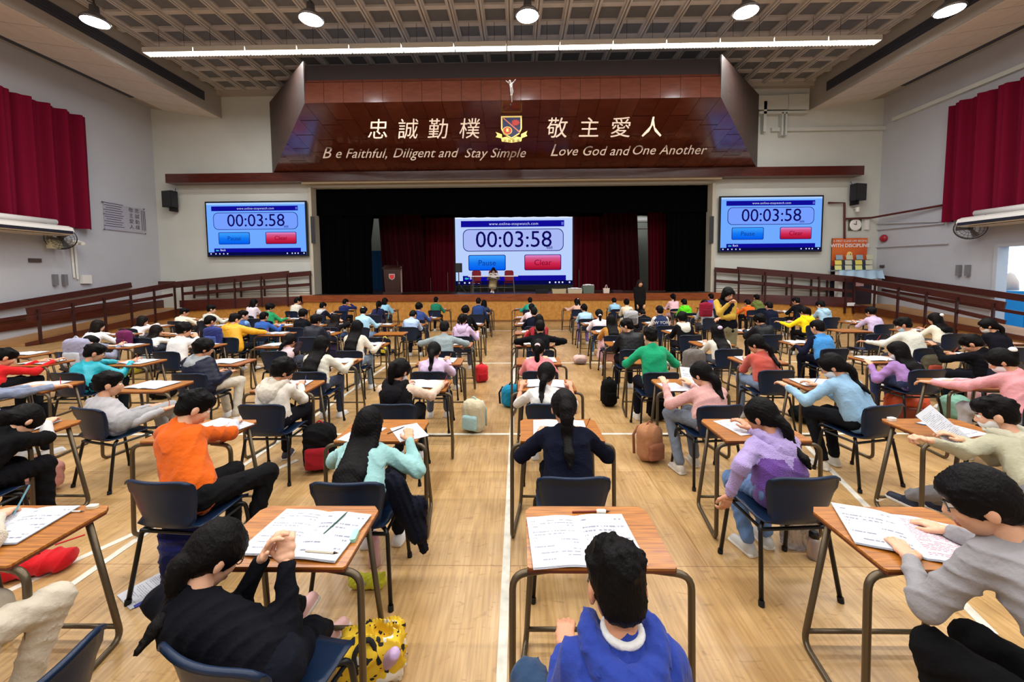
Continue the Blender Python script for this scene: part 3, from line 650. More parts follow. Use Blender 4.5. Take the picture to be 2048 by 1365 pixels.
def railing(name, label, plane, val, top, low, posts, wt=.045, thick=(13, 13)):
    f = (lambda px, py: aty(px, py, val)) if plane == 'y' else (lambda px, py: atx(px, py, val))
    c = f(*top[0]); r = thing(name, label, 'railing', (c[0], c[1], 0)); o3 = np.array([c[0], c[1], 0])
    a, b_ = f(*top[0])-o3, f(*top[1])-o3
    ha = abs(f(top[0][0], top[0][1]+thick[0])[2]-f(*top[0])[2]); hb = abs(f(top[1][0], top[1][1]+thick[1])[2]-f(*top[1])[2]); h = (ha+hb)/2
    MB().bar(a-np.array([0, 0, h/2]), b_-np.array([0, 0, h/2]), wt, h).build('top_rail', m_rail, r)
    if low:
        a, b_ = f(*low[0])-o3, f(*low[1])-o3
        MB().bar(a, b_, .04, .12).build('lower_rail', m_rail, r)
    off = np.array([0, -.05, 0]) if plane == 'y' else np.array([.05 if val < 0 else -.05, 0, 0])
    if plane == 'y' and val > 16: off *= 0
    for px, pb in posts:
        t = (px-top[0][0])/(top[1][0]-top[0][0]); ty = top[0][1]+t*(top[1][1]-top[0][1])
        p1 = f(px, ty+6)-o3+off; p0 = f(px, pb)-o3+off; p0[0], p0[1] = p1[0], p1[1]
        p0[2] = max(.0, p0[2])
        MB().bar(p0, p1, .055, .055).build('post', mat('post_dark', (52, 20, 20), .5), r)
    return r
railing('handrail', 'dark wooden ramp railing along the left side of the hall', 'x', XL, ((53, 616), (345, 565)), ((53, 639), (345, 590)), [(73, 689), (142, 681), (205, 668), (258, 657), (305, 648), (346, 638)], thick=(14, 11))
railing('handrail', 'dark wooden ramp railing along the right side of the hall', 'x', XR, ((1707, 553), (2011, 604)), ((1707, 575), (2011, 645)), [(1712, 628), (1753, 636), (1800, 648), (1856, 660), (1918, 676), (1991, 700)], thick=(11, 15))
railing('handrail', 'front ramp railing left of the stage, nearest the hall floor', 'y', YF, ((350, 564), (578, 542)), ((366, 588), (578, 571)), [(366, 622), (417, 621), (470, 617), (523, 614), (575, 613)], thick=(11, 14))
railing('handrail', 'front ramp railing right of the stage, nearest the hall floor', 'y', YF, ((1474, 534), (1706, 553)), ((1477, 563), (1706, 583)), [(1477, 606), (1530, 610), (1583, 613), (1637, 617), (1690, 627)], thick=(14, 11))
railing('handrail', 'thin inner ramp railing close to the wall left of the stage', 'y', 16.32, ((387, 562), (622, 542)), ((387, 588), (622, 569)), [(387, 597), (433, 596), (481, 595), (528, 593), (620, 590)], thick=(8, 11))
railing('handrail', 'thin inner ramp railing close to the wall right of the stage', 'y', 16.32, ((1429, 535), (1670, 552)), ((1429, 562), (1670, 580)), [(1431, 588), (1526, 592), (1574, 594), (1623, 598), (1655, 600)], thick=(11, 8))
def wallrail(label, plane, val, a, b_, th, low=None):
    f = (lambda q: aty(q[0], q[1], val)) if plane == 'y' else (lambda q: atx(q[0], q[1], val))
    A, B = f(a), f(b_); r = thing('wall_handrail', label, 'railing', (A[0], A[1], 0)); o3 = np.array([A[0], A[1], 0]); h = .2
    MB().bar(A-o3-np.array([0, 0, h/2]), B-o3-np.array([0, 0, h/2]), .05, h).build('rail', m_rail, r)
    n = 4
    for k in range(n):
        p = A+(B-A)*(k+.5)/n-o3; d = np.array([-.06 if val < 0 else .06, 0, 0]) if plane == 'x' else np.array([0, .06, 0])
        MB().bar(p-np.array([0, 0, .1]), p+d-np.array([0, 0, .1]), .05, .05).build('bracket', mk, r)
    if low: MB().bar(f(low[0])-o3, f(low[1])-o3, .04, .1).build('lower_rail', m_rail, r)
wallrail('dark wooden handrail fixed along the left wall', 'x', WL+.12, (-60, 617), (262, 565), 13, ((-60, 650), (262, 601)))
wallrail('short dark handrail across the left corner of the front wall', 'y', WF-.12, (312, 563), (350, 563), 8)
wallrail('dark wooden handrail fixed along the right wall', 'x', WR-.12, (1766, 551), (2120, 600), 13, ((1764, 580), (2120, 640)))
# ------------------------------------------------------------------ side walls: curtains, air conditioners, fans, plaque, door
def wall_curtain(label, X, y0, y1, z0, z1, seed):
    P = []; n = 240; rg = np.random.default_rng(seed); ph = rg.uniform(0, 6, 4)
    for k in range(12):
        t = k/11; P.append([(X+(.11+.04*t)*math.sin(2*PI*13*i/n+ph[0]+1.8*math.sin(7*i/n+ph[1])+.5*t)+.05*math.sin(2*PI*31*i/n+ph[2]+t), y0+(y1-y0)*i/n, z1+(z0-z1)*t+(.12*(1-i/n) if t > .9 else 0)) for i in range(n+1)])
    mb = MB().grid(P); mb.grid([[(p[0]+.015, p[1], p[2]) for p in row] for row in P])
    o = mb.build('wall_curtain', mat('wall_curtain_maroon', (112, 14, 42), .95, bump=.2, bscale=50, spec=.1), smooth=True); return tag(o, label, 'curtain')
pt = atx(168, 235, WL+.25); pb = atx(183, 463, WL+.25)
wall_curtain('tall maroon curtain high on the left wall', WL+.25, 6.5, pt[1], pb[2]+.05, pt[2], 1)
pt = atx(1897, 213, WR-.25); pb = atx(1880, 446, WR-.25)
wall_curtain('tall maroon curtain high on the right wall', WR-.25, 6.5, pt[1], pb[2], pt[2], 2)
def aircon(label, X, endpx, endpy, s):
    p = atx(endpx, endpy, X); r = thing('air_conditioner', label, 'air conditioner', tuple(p)); L = 3.2
    prof = [(-.34, .1), (.2, .16), (.34, .1), (.38, -.02), (.3, -.12), (-.34, -.16)]
    mb = MB(); n = len(prof); V = [(s*x, 0, z) for x, z in prof]+[(s*x, -L, z) for x, z in prof]
    mb.add(V, [tuple(range(n)), tuple(reversed(range(n, 2*n)))]+[(i, n+i, n+(i+1) % n, (i+1) % n) for i in range(n)]); mb.build('casing', mat('aircon_white', (236, 234, 228), .4), r)
    MB().box((s*.365, -L/2, -.05), (.06, L-.1, .09)).build('air_outlet', mat('outlet_dark', (30, 30, 40), .5), r)
    MB().box((s*.0, -L/2, -.15), (.5, L-.4, .02)).build('intake_grille', mat('grille_beige', (200, 186, 166), .6), r)
    MB().tube([(-s*.1, -.1, .28), (-s*.1, -L, .28)], .09, 12).build('pipe', mat('aircon_white', (236, 234, 228), .4), r, smooth=True)
    for y in (-.4, -1.6): MB().box((-s*.1, y, .2), (.08, .04, .16)).build('bracket', mk, r)
aircon('long white air conditioner under the left wall curtain', WL+.55, 126, 463, 1); aircon('long white air conditioner under the right wall curtain', WR-.55, 1936, 446, -1)
def fan(label, X, px, py, s):
    p = atx(px, py, X+s*.45); r = thing('wall_fan', label, 'fan', tuple(p)); m = mat('fan_grey', (70, 70, 70), .4, metal=.4)
    cage = MB(); ax = np.array([s*.75, -.5, -.35]); ax /= np.linalg.norm(ax); u = np.cross(ax, [0, 0, 1]); u /= np.linalg.norm(u); v = np.cross(ax, u)
    for rr_, dd in ((.36, 0), (.30, .04), (.22, .06), (.12, .08), (.36, -.06)): cage.tube([u*rr_*math.cos(a)+v*rr_*math.sin(a)+ax*dd for a in np.linspace(0, 2*PI, 25)], .006 if rr_ < .36 else .012, 5, cap=False)
    for a in np.linspace(0, 2*PI, 19)[:-1]: cage.tube([u*.36*math.cos(a)+v*.36*math.sin(a)-ax*.06, u*.36*math.cos(a)+v*.36*math.sin(a), ax*.085], .005, 4)
    cage.build('cage', m, r)
    for k in range(3):
        a = k*2.09; d = u*math.cos(a)+v*math.sin(a); e_ = np.cross(ax, d)
        MB().add([d*.04-e_*.03, d*.3-e_*.09+ax*.03, d*.31+e_*.06-ax*.01, d*.04+e_*.04], [(0, 1, 2, 3)]).build('blade', mat('fan_blade', (90, 92, 98), .3), r)
    MB().tube([-ax*.02, -ax*.22], .07, 12).build('motor', m, r)
    MB().tube(bend([-ax*.2, -ax*.2+np.array([-s*.1, 0, .1]), np.array([-s*.44, 0, .1])], .05), .018, 8).build('arm', m, r)
fan('grey wall fan below the left air conditioner', WL, 122, 478, 1); fan('grey wall fan below the right air conditioner', WR, 1940, 457, -1)
# plaque
P4 = [atx(206, 405, WL+.03), atx(284, 417, WL+.03), atx(286, 467, WL+.03), atx(211, 459, WL+.03)]
c = np.mean(P4, 0); y0, y1 = P4[0][1], P4[1][1]; z0, z1 = P4[2][2], P4[0][2]
r = thing('wall_plaque', 'grey engraved plaque on the left wall near the corner', 'plaque', (WL+.03, (y0+y1)/2, (z0+z1)/2))
MB().box((0, 0, 0), (.05, y1-y0, z1-z0)).build('plate', mat('plaque_grey', (186, 184, 194), .4, metal=.3), r)
mi = mat('plaque_ink', (70, 66, 76), .6)
for k in range(11): MB().box((.028, -.42, .5-k*.085), (.004, .75-(k*37 % 5)*.05, .022)).build('engraved_line', mi, r)
for k, s in enumerate(('敬主愛人', '忠誠勤樸')):
    for j, ch in enumerate(s): text_mesh('character', ch, .19, mi, r, frame_mat((.03, .25+.24*k-.0, .36-j*.22), (0, 1, 0), (0, 0, 1)))
for k in range(3): MB().box((.028, .68+k*.07, .02), (.004, .02, .8)).build('engraved_line', mi, r)
for y in (-.8, .8):
    for z in (-.5, .5): MB().box((.03, y, z), (.02, .04, .04)).build('screw', mi, r)
# small things on the left wall
def wbox(nm, label, cat, px, py, X, sy, sz, sx, m, plane='x'):
    p = atx(px, py, X) if plane == 'x' else aty(px, py, X)
    d = (sx, sy, sz) if plane == 'x' else (sy, sx, sz)
    o = MB().box((0, 0, 0), d).build(nm, m, loc=tuple(p)); return tag(o, label, cat)
wbox('wall_heater', 'narrow grey fixture on the left wall, left of its pair', 'wall fixture', 111, 560, WL+.08, .1, .36, .1, mat('fixture_grey', (120, 120, 124), .5))
wbox('wall_heater', 'narrow grey fixture on the left wall, right of its pair', 'wall fixture', 130, 560, WL+.08, .1, .36, .1, mat('fixture_grey', (120, 120, 124), .5))
wbox('wall_sign', 'small dark plate on the left wall under the air conditioner', 'sign', 70, 521, WL+.03, .32, .12, .04, mat('plate_brown', (80, 66, 62), .6))
wbox('wall_heater', 'narrow grey fixture on the right wall, left of its pair', 'wall fixture', 1917, 541, WR-.08, .1, .36, .1, mat('fixture_grey', (120, 120, 124), .5))
wbox('wall_heater', 'narrow grey fixture on the right wall, right of its pair', 'wall fixture', 1935, 541, WR-.08, .1, .36, .1, mat('fixture_grey', (120, 120, 124), .5))
wbox('wall_sign', 'small dark plate on the right wall beside the poster', 'sign', 1764, 533, WR-.03, .18, .1, .04, mat('plate_brown', (80, 66, 62), .6))
p = atx(1767, 477, WR-.06); r = thing('fire_bell', 'round red fire bell on the right wall', 'bell', tuple(p)); MB().lathe([(.02, -.1), (.1, -.08), (.15, -.02), (.15, .03)], n=20, axis='x').build('gong', mat('bell_red', (160, 24, 50), .35), r, smooth=True); MB().box((.04, 0, 0), (.04, .1, .1)).build('base', mk, r)
p = atx(150, 485, WL+.3); r = thing('security_camera', 'white security cameras and sensor cluster under the left curtain corner', 'camera', tuple(p))
MB().box((-.1, 0, 0), (.3, .2, .16)).build('body', m_white, r); MB().tube([(0, .1, .02), (.22, .05, -.04)], .06, 10).build('lens_tube', m_white, r); MB().box((-.05, -.55, -.1), (.12, .36, .3)).build('sensor', mat('sensor_cream', (210, 206, 170), .5), r); MB().tube([(-.25, .1, -.1), (-.25, .12, -1.2)], .03, 6).build('conduit', m_white, r); MB().tube([(-.25, .2, -.1), (-.25, .22, -1.25)], .03, 6).build('conduit', m_white, r)
wbox('switch_box', 'small white switch box on the left wall under the camera conduits', 'switch', 172, 559, WL+.06, .3, .3, .1, m_white)
# loudspeakers on the front wall
for px, py, lb, rz in ((341, 399, 'black wall loudspeaker left of the left timer screen', -.25), (1715, 385, 'black wall loudspeaker right of the right timer screen', .25)):
    p = aty(px, py, WF-.3); r = thing('wall_loudspeaker', lb, 'speaker', tuple(p), rz=rz)
    MB().add([(-.27, -.15, -.33), (.27, -.15, -.33), (.2, .15, -.33), (-.2, .15, -.33), (-.27, -.15, .33), (.27, -.15, .33), (.2, .15, .33), (-.2, .15, .33)], [(0, 3, 2, 1), (4, 5, 6, 7), (0, 1, 5, 4), (1, 2, 6, 5), (2, 3, 7, 6), (3, 0, 4, 7)]).build('cabinet', mat('spk_black', (26, 27, 34), .5), r)
    MB().box((0, -.16, 0), (.48, .02, .6)).build('grille', mat('grille_dark', (36, 36, 40), .7), r); MB().box((0, .1, -.4), (.08, .3, .18)).build('bracket', mk, r)
    MB().tube([(0, .2, .33), (-.05, .25, .5)], .01, 5).build('cable', mk, r)
# black column speakers on the proscenium jambs
for px, lb, rz in ((626, 'slim black screen mounted on the left stage jamb', .5), (1423, 'slim black screen mounted on the right stage jamb', -.5)):
    p = aty(px, 460, WF-.1); r = thing('column_speaker', lb, 'speaker', tuple(p), rz=rz); MB().box((0, 0, 0), (.16, .1, 1.1)).build('cabinet', mat('spk_black', (26, 27, 34), .5), r); MB().box((0, .1, .1), (.05, .14, .05)).build('bracket', mk, r)
# clock, pipes, cctv on the right
p = aty(1711, 450, WF-.06); r = thing('wall_clock', 'round white wall clock beside the right timer screen', 'clock', tuple(p))
MB().box((0, .03, 0), (.52, .03, .46)).build('backplate', mat('clock_green', (70, 80, 60), .5), r); MB().lathe([(.23, .02), (.24, -.01), (.2, -.03)], n=28, axis='y').build('face', mat('clock_white', (240, 240, 236), .4), r)
MB().bar((0, -.04, 0), (0, -.04, .16), .012, .02).build('minute_hand', mk, r); MB().bar((0, -.045, 0), (-.1, -.045, .04), .016, .02).build('hour_hand', mk, r)
m_pipe = mat('red_brown_pipe', (84, 30, 26), .5)
A = aty(1657, 406, WF-.1); B = aty(1689, 406, WF-.1); Cc = aty(1689, 478, WF-.1); D = aty(1690, 438, WF-.1); E_ = aty(1742, 436, WF-.12); F_ = atx(1884, 411, WR-.1)
r = thing('water_pipe', 'red-brown water pipe running down beside the clock and along the right wall', 'pipe', tuple(B)); q = MB(); q.tube([A-B, B-B, Cc-B], .04, 8); q.build('pipe_run', m_pipe, r); MB().tube(bend([D-B, E_-B, F_-B], .1), .04, 8).build('pipe_run', m_pipe, r)
for k, (ya, yb_, lb) in enumerate(((448, 443, 'upper thin conduit along the right wall below the red pipe'), (460, 447, 'lower thin conduit along the right wall below the clock'), (495, 487, 'low pale conduit along the right wall above the handrail'))):
    a = atx(1750, ya, WR-.06); b_ = atx(1880+k*8, yb_, WR-.06); o = MB().tube([a, b_], .025, 6).build('conduit', mat('conduit_grey', (190, 192, 196), .5)); tag(o, lb, 'pipe')
p = aty(1715, 419, WF-.2); r = thing('security_camera', 'small white camera under the right wall loudspeaker', 'camera', tuple(p)); MB().lathe([(.02, -.12), (.07, -.1), (.07, .08), (.02, .1)], n=12).build('body', m_white, r); MB().box((0, .12, .05), (.05, .2, .04)).build('arm', m_white, r)
wbox('switch_box', 'small white box on the corner right of the clock', 'switch', 1733, 450, WF-.05, .16, .4, .08, m_white, 'y')
# open side door on the right with the bright outdoors beyond
fr = thing('door_frame', 'pale metal frame of the open side door in the right wall', 'door', (WR, (DY0+DY1)/2, 0))
mfm = mat('door_frame_grey', (186, 192, 200), .5)
for y in (DY1-.05, DY0+.05): MB().box((.1, y-(DY0+DY1)/2, DZ/2), (.34, .1, DZ)).build('jamb', mfm, fr)
MB().box((.1, 0, DZ-.05), (.34, DY1-DY0-.2, .1)).build('head', mfm, fr)
out = struct('ground_outside', MB().box((WR+4.3, 9, -.1), (8, 16, .2)), mat('outside_paving', (150, 170, 186), .8))
mb = MB().box((WR+8.2, 9, 3), (.2, 16, 6)); o = struct('wall_outside', mb, mat('outside_wall', (200, 220, 236), .9, emit=.0))
bb = thing('blue_barrier', 'bright blue boards standing outside the side door', 'barrier', (WR+1.6, 12.6, 0))
mbl = mat('barrier_blue', (20, 150, 214), .5)
for k in range(6): MB().box((0, -2.2+k*1.0, .62), (.06, .97, 1.24)).build('board', mbl, bb)
for k in range(7): 
    MB().lathe([(.22, 0), (.2, .3), (.1, .55), (.02, .62)], n=12).build('umbrella', mat('out_red' if k % 3 == 0 else ('out_cream' if k % 3 == 1 else 'out_maroon'), ((214, 30, 40), (236, 216, 196), (150, 40, 60))[k % 3], .6), bb, loc=(.3, -2.2+k*.8, 1.24), smooth=True)
# poster, display table, brochures at the right corner
LZ = .6
pa = aty(1671, 476, 16.25); pb_ = aty(1742, 475, 16.25); zb = aty(1671, 550, 16.25)[2]
r = thing('poster_banner', 'sunset-coloured banner on discipline standing in the right corner', 'poster', ((pa[0]+pb_[0])/2, 16.42, LZ)); W = pb_[0]-pa[0]; HT = pa[2]-LZ
MB().box((0, 0, HT/2), (W, .03, HT)).build('panel', egrad('x', ((0, (0, 0, 0)), (1, (1, 1, 1)))) if False else mat('banner_dark', (44, 34, 52), .6), r)
def bq(nm, pts, m, y): return flat(nm, pts, .006, y, m, r)
bq('sky', [(-W/2, HT*.62), (W/2, HT*.62), (W/2, HT), (-W/2, HT)], mat('banner_orange', (206, 84, 40), .6, col2=(222, 120, 48), vscale=1.2), -.02)
bq('horizon_glow', [(-W/2, HT*.58), (W/2, HT*.58), (W/2, HT*.66), (-W/2, HT*.66)], mat('banner_red', (186, 60, 40), .6), -.022)
bq('road', [(-.35, .9), (.45, .9), (.1, HT*.6), (-.1, HT*.6)], mat('banner_road', (150, 60, 50), .6), -.024)
bq('sun', [(.0+.11*math.cos(t), HT*.76+.09*math.sin(t)) for t in np.linspace(0, 2*PI, 20)[:-1]], mat('banner_sun', (255, 220, 130), .6), -.026)
bq('runner', [(-.1, HT*.68), (0, HT*.73), (.04, HT*.77), (.07, HT*.72), (.14, HT*.68), (.03, HT*.7)], mk, -.03)
text_mesh('banner_text', 'A FIRST CLASS LIFE BEGINS', .115, m_pap, r, frame_mat((0, -.03, HT*.955), (1, 0, 0), (0, 0, 1))); text_mesh('banner_text', 'WITH DISCIPLINE', .2, m_pap, r, frame_mat((0, -.03, HT*.885), (1, 0, 0), (0, 0, 1)), offset=.004)
tb = thing('display_table', 'display table under a pale blue cloth in the right corner', 'table', ((pa[0]+pb_[0])/2, 16.10, LZ))
mt = mat('pale_blue_satin', (176, 208, 234), .35, bump=.3, bscale=8)
ztab = aty(1700, 541, 15.9)[2]-LZ
MB().box((0, 0, ztab-.02), (W+.1, .5, .04)).build('tabletop', m_white, tb)
P = []
for k in range(5):
    t = k/4; P.append([((u-.5)*(W+.25+.1*t), -.27-.05*t-.04*math.sin(u*26)*(.3+t), ztab+.01-.38*t+.05*math.sin(u*9)*t) for u in np.linspace(0, 1, 40)])
MB().grid(P).build('tablecloth', mt, tb, smooth=True); MB().box((0, 0, ztab+.006), (W+.25, .58, .012)).build('cloth_top', mt, tb)
for x in (-W/2-.0, W/2-.05): MB().box((x, -.1, ztab/2), (.16, .2, ztab-.04)).build('leg', mat('leg_white', (230, 230, 226), .5), tb)
ca = thing('notice_cabinet', 'dark cabinet with two pink notices below the display table', 'cabinet', ((pa[0]+pb_[0])/2, 16.07, LZ))
hc = ztab-.1
MB().box((0, 0, hc/2), (W-.35, .3, hc)).build('body', mat('cabinet_purple', (42, 30, 42), .5), ca)
for z, hh in ((hc-.2, .26), (hc-.45, .18)): MB().box((0, -.16, z), (.42, .01, hh)).build('notice', mat('notice_pink', (206, 170, 166), .6), ca)
for row, (n, sz) in enumerate(((4, .19), (4, .18), (4, .18))):
    for i in range(n):
        hgt = (0.42, .21, 0)[row]; yy = (16.25, 16.14, 16.0)[row]
        x = (pa[0]+pb_[0])/2+(-.62+.41*i)+(.09, -.03, -.14)[row]
        cc = ((150, 176, 190), (236, 220, 110), (226, 226, 140))[row]
        o = MB().box((0, 0, sz/2), (.26, .02, sz), R=np.array(Matrix.Rotation(-.15, 3, 'X'))).build('cover', mat('brochure%d_%d' % (row, i % 2), cc if i % 2 == 0 else (206, 206, 180), .5), None, loc=(x, yy, LZ+ztab+.02+hgt))
        o.name = 'brochure'; tag(o, ('brochure on the back tier', 'brochure on the middle tier', 'brochure on the front tier')[row]+' of the display table, '+('leftmost', 'second from the left', 'third from the left', 'rightmost')[i], 'brochure', 'brochures on the display table')
rk = thing('brochure_rack', 'small stepped rack holding brochures on the blue-clothed display table', 'rack', ((pa[0]+pb_[0])/2, 16.21, LZ+ztab+.013))
for z, y in ((.2, -.07), (.41, .04)): MB().box((0, y, z/2), (W-.1, .1, z)).build('step', mat('rack_dark', (60, 70, 84), .5), rk)
# small white notices on the landing corners
wbox('corner_notice', 'small white notice on the left landing corner', 'sign', 357, 619, YF-.08, .3, .13, .02, m_pap, 'y'); wbox('corner_notice', 'small white notice on the right landing corner', 'sign', 1702, 609, YF-.1, .3, .13, .02, m_pap, 'y')
# ------------------------------------------------------------------ signed-distance modeller for bodies, clothes, hair and bags
def A3(*p): return np.array(p, float)
def cap(a, b, ra, rb=None, m=0): return ('c', np.asarray(a, float), np.asarray(b, float), ra, ra if rb is None else rb, m)
def ell(c, r, R=None, m=0): return ('e', np.asarray(c, float), np.asarray(r, float), np.eye(3) if R is None else np.asarray(R, float), None, m)
def pbox(c, r, R=None, rd=.02, m=0): return ('b', np.asarray(c, float), np.asarray(r, float), np.eye(3) if R is None else np.asarray(R, float), rd, m)
def bbox(p):
    if p[0] == 'c':
        r = max(p[3], p[4]); return np.minimum(p[1], p[2])-r, np.maximum(p[1], p[2])+r
    e = np.abs(p[3])@p[2]+(p[4] or 0); return p[1]-e, p[1]+e
def dist(p, X, Y, Z):
    if p[0] == 'c':
        a, b = p[1], p[2]; d = b-a; L = d@d+1e-12
        x, y, z = X-a[0], Y-a[1], Z-a[2]
        t = np.clip((x*d[0]+y*d[1]+z*d[2])/L, 0, 1)
        return np.sqrt((x-t*d[0])**2+(y-t*d[1])**2+(z-t*d[2])**2)-(p[3]+(p[4]-p[3])*t)
    c, r, R = p[1], p[2], p[3]; x, y, z = X-c[0], Y-c[1], Z-c[2]
    u = x*R[0, 0]+y*R[1, 0]+z*R[2, 0]; v = x*R[0, 1]+y*R[1, 1]+z*R[2, 1]; w_ = x*R[0, 2]+y*R[1, 2]+z*R[2, 2]
    if p[0] == 'e':
        k0 = np.sqrt((u/r[0])**2+(v/r[1])**2+(w_/r[2])**2); k1 = np.sqrt((u/r[0]**2)**2+(v/r[1]**2)**2+(w_/r[2]**2)**2)+1e-9
        return k0*(k0-1)/k1
    rd = p[4]; a, b, c_ = np.abs(u)-r[0]+rd, np.abs(v)-r[1]+rd, np.abs(w_)-r[2]+rd
    return np.sqrt(np.maximum(a, 0)**2+np.maximum(b, 0)**2+np.maximum(c_, 0)**2)+np.minimum(np.maximum(a, np.maximum(b, c_)), 0)-rd
def sdf(prims, h, k=.02, sub=(), disp=None, nmat=1):
    """surface nets over the smooth union of prims minus sub; returns verts, quads, material index"""
    bb = [bbox(p) for p in prims]; lo = np.min([b[0] for b in bb], 0)-2.5*h; hi = np.max([b[1] for b in bb], 0)+2.5*h
    n = np.ceil((hi-lo)/h).astype(int)+1
    ax = [(lo[i]+h*np.arange(n[i])).astype(np.float32) for i in range(3)]
    V = np.full(tuple(n), .5, np.float32)
    def region(p, mrg):
        b = bbox(p); i0 = np.maximum(((b[0]-mrg-lo)/h).astype(int), 0); i1 = np.minimum(((b[1]+mrg-lo)/h).astype(int)+2, n)
        s = tuple(slice(i0[i], i1[i]) for i in range(3))
        return s, ax[0][s[0]][:, None, None], ax[1][s[1]][None, :, None], ax[2][s[2]][None, None, :]
    for p in prims:
        s, X, Y, Z = region(p, k+2*h); d = dist(p, X, Y, Z); a = V[s]
        q = np.maximum(k-np.abs(a-d), 0)/k; V[s] = np.minimum(a, d)-q*q*k*.25
    for p in sub:
        s, X, Y, Z = region(p, h*2)
        if 0 in V[s].shape: continue
        V[s] = np.maximum(V[s], -dist(p, X, Y, Z))
    if disp is not None: V += disp(ax[0][:, None, None], ax[1][None, :, None], ax[2][None, None, :]).astype(np.float32)
    S = V < 0
    c = [S[i:n[0]-1+i, j:n[1]-1+j, l:n[2]-1+l] for i in (0, 1) for j in (0, 1) for l in (0, 1)]
    cnt = sum(x.astype(np.int8) for x in c); act = (cnt > 0) & (cnt < 8)
    I, J, K = np.nonzero(act); idx = -np.ones(act.shape, np.int32); idx[I, J, K] = np.arange(len(I))
    off = [(i, j, l) for i in (0, 1) for j in (0, 1) for l in (0, 1)]
    vals = [V[I+o[0], J+o[1], K+o[2]] for o in off]
    acc = np.zeros((len(I), 3)); num = np.zeros(len(I))
    for e0 in range(8):
        for axis in range(3):
            o = off[e0]
            if o[axis]: continue
            o2 = list(o); o2[axis] = 1; e1 = off.index(tuple(o2)); a, b = vals[e0], vals[e1]
            m_ = (a < 0) != (b < 0); t = np.where(m_, a/(a-b+1e-12), 0)
            pos = np.array(o, float)[None, :].repeat(len(I), 0); pos[:, axis] += t
            acc += pos*m_[:, None]; num += m_
    P = (acc/num[:, None]+np.stack([I, J, K], 1))*h+lo
    F = []
    for axis in range(3):
        o1, o2 = [(1, 2), (2, 0), (0, 1)][axis]
        sl0 = [slice(None)]*3; sl1 = [slice(None)]*3; sl0[axis] = slice(0, -1); sl1[axis] = slice(1, None)
        a = S[tuple(sl0)]; b = S[tuple(sl1)]; ch = a != b
        Q = np.stack(np.nonzero(ch), 1); Q = Q[(Q[:, o1] > 0) & (Q[:, o2] > 0) & (Q[:, o1] < n[o1]-1) & (Q[:, o2] < n[o2]-1)]
        ins = a[Q[:, 0], Q[:, 1], Q[:, 2]]
        def at(d1, d2):
            q = Q.copy(); q[:, o1] -= d1; q[:, o2] -= d2; return idx[q[:, 0], q[:, 1], q[:, 2]]
        quad = np.stack([at(1, 1), at(0, 1), at(0, 0), at(1, 0)], 1)
        quad[~ins] = quad[~ins][:, ::-1]; F.append(quad)
    F = np.concatenate(F)
    mi = np.zeros(len(F), np.int32)
    if nmat > 1:
        cc = P[F].mean(1); best = np.full(len(F), 9.)
        for p in prims:
            d = dist(p, cc[:, 0], cc[:, 1], cc[:, 2]); q = d < best; best[q] = d[q]; mi[q] = p[5]
    return P, F, mi
def folds(amp, wl=.09, seed=0, ribs=0):
    r = np.random.default_rng(seed); D = r.normal(size=(5, 3)); D /= np.linalg.norm(D, axis=1)[:, None]; ph = r.uniform(0, 6, 5); f = 2*PI/wl
    def fn(X, Y, Z):
        w1 = np.sin(f*.35*(D[0][0]*X+D[0][1]*Y+D[0][2]*Z)+ph[0])*1.6
        a = np.sin(f*(D[1][0]*X+D[1][1]*Y+D[1][2]*Z)+w1+ph[1]); b = np.sin(f*1.7*(D[2][0]*X+D[2][1]*Y+D[2][2]*Z)+w1*1.5+ph[2])
        o = amp*(np.abs(a)*.9-.45+.4*b-1.5*(1-np.abs(a))**4+.5)
        if ribs: o = o*.5+.008*np.abs(np.sin(PI*(Z+.12*Y)/ribs))**.6*-1+.004
        return o
    return fn
def fast_mesh(name, P, F, mats, mi=None):
    me = bpy.data.meshes.new(name); me.vertices.add(len(P)); me.vertices.foreach_set('co', np.asarray(P, np.float32).ravel())
    me.loops.add(F.size); me.loops.foreach_set('vertex_index', F.astype(np.int32).ravel()); k = F.shape[1]
    me.polygons.add(len(F)); me.polygons.foreach_set('loop_start', np.arange(0, F.size, k, dtype=np.int32)); me.polygons.foreach_set('loop_total', np.full(len(F), k, np.int32))
    me.polygons.foreach_set('use_smooth', np.ones(len(F), dtype=bool))
    if mi is not None: me.polygons.foreach_set('material_index', np.asarray(mi, np.int32))
    for m in (mats if isinstance(mats, (list, tuple)) else [mats]): me.materials.append(m)
    me.update(calc_edges=True); return me
def sdf_obj(name, prims, h, mats, parent=None, loc=(0, 0, 0), **k):
    mats = mats if isinstance(mats, (list, tuple)) else [mats]
    P, F, mi = sdf(prims, h, nmat=len(mats), **k)
    o = bpy.data.objects.new(name, fast_mesh(name, P, F, mats, mi)); C.objects.link(o); o.location = loc
    if parent is not None: o.parent = parent
    return o
def xf(P, R, t): return P@np.asarray(R).T+np.asarray(t)
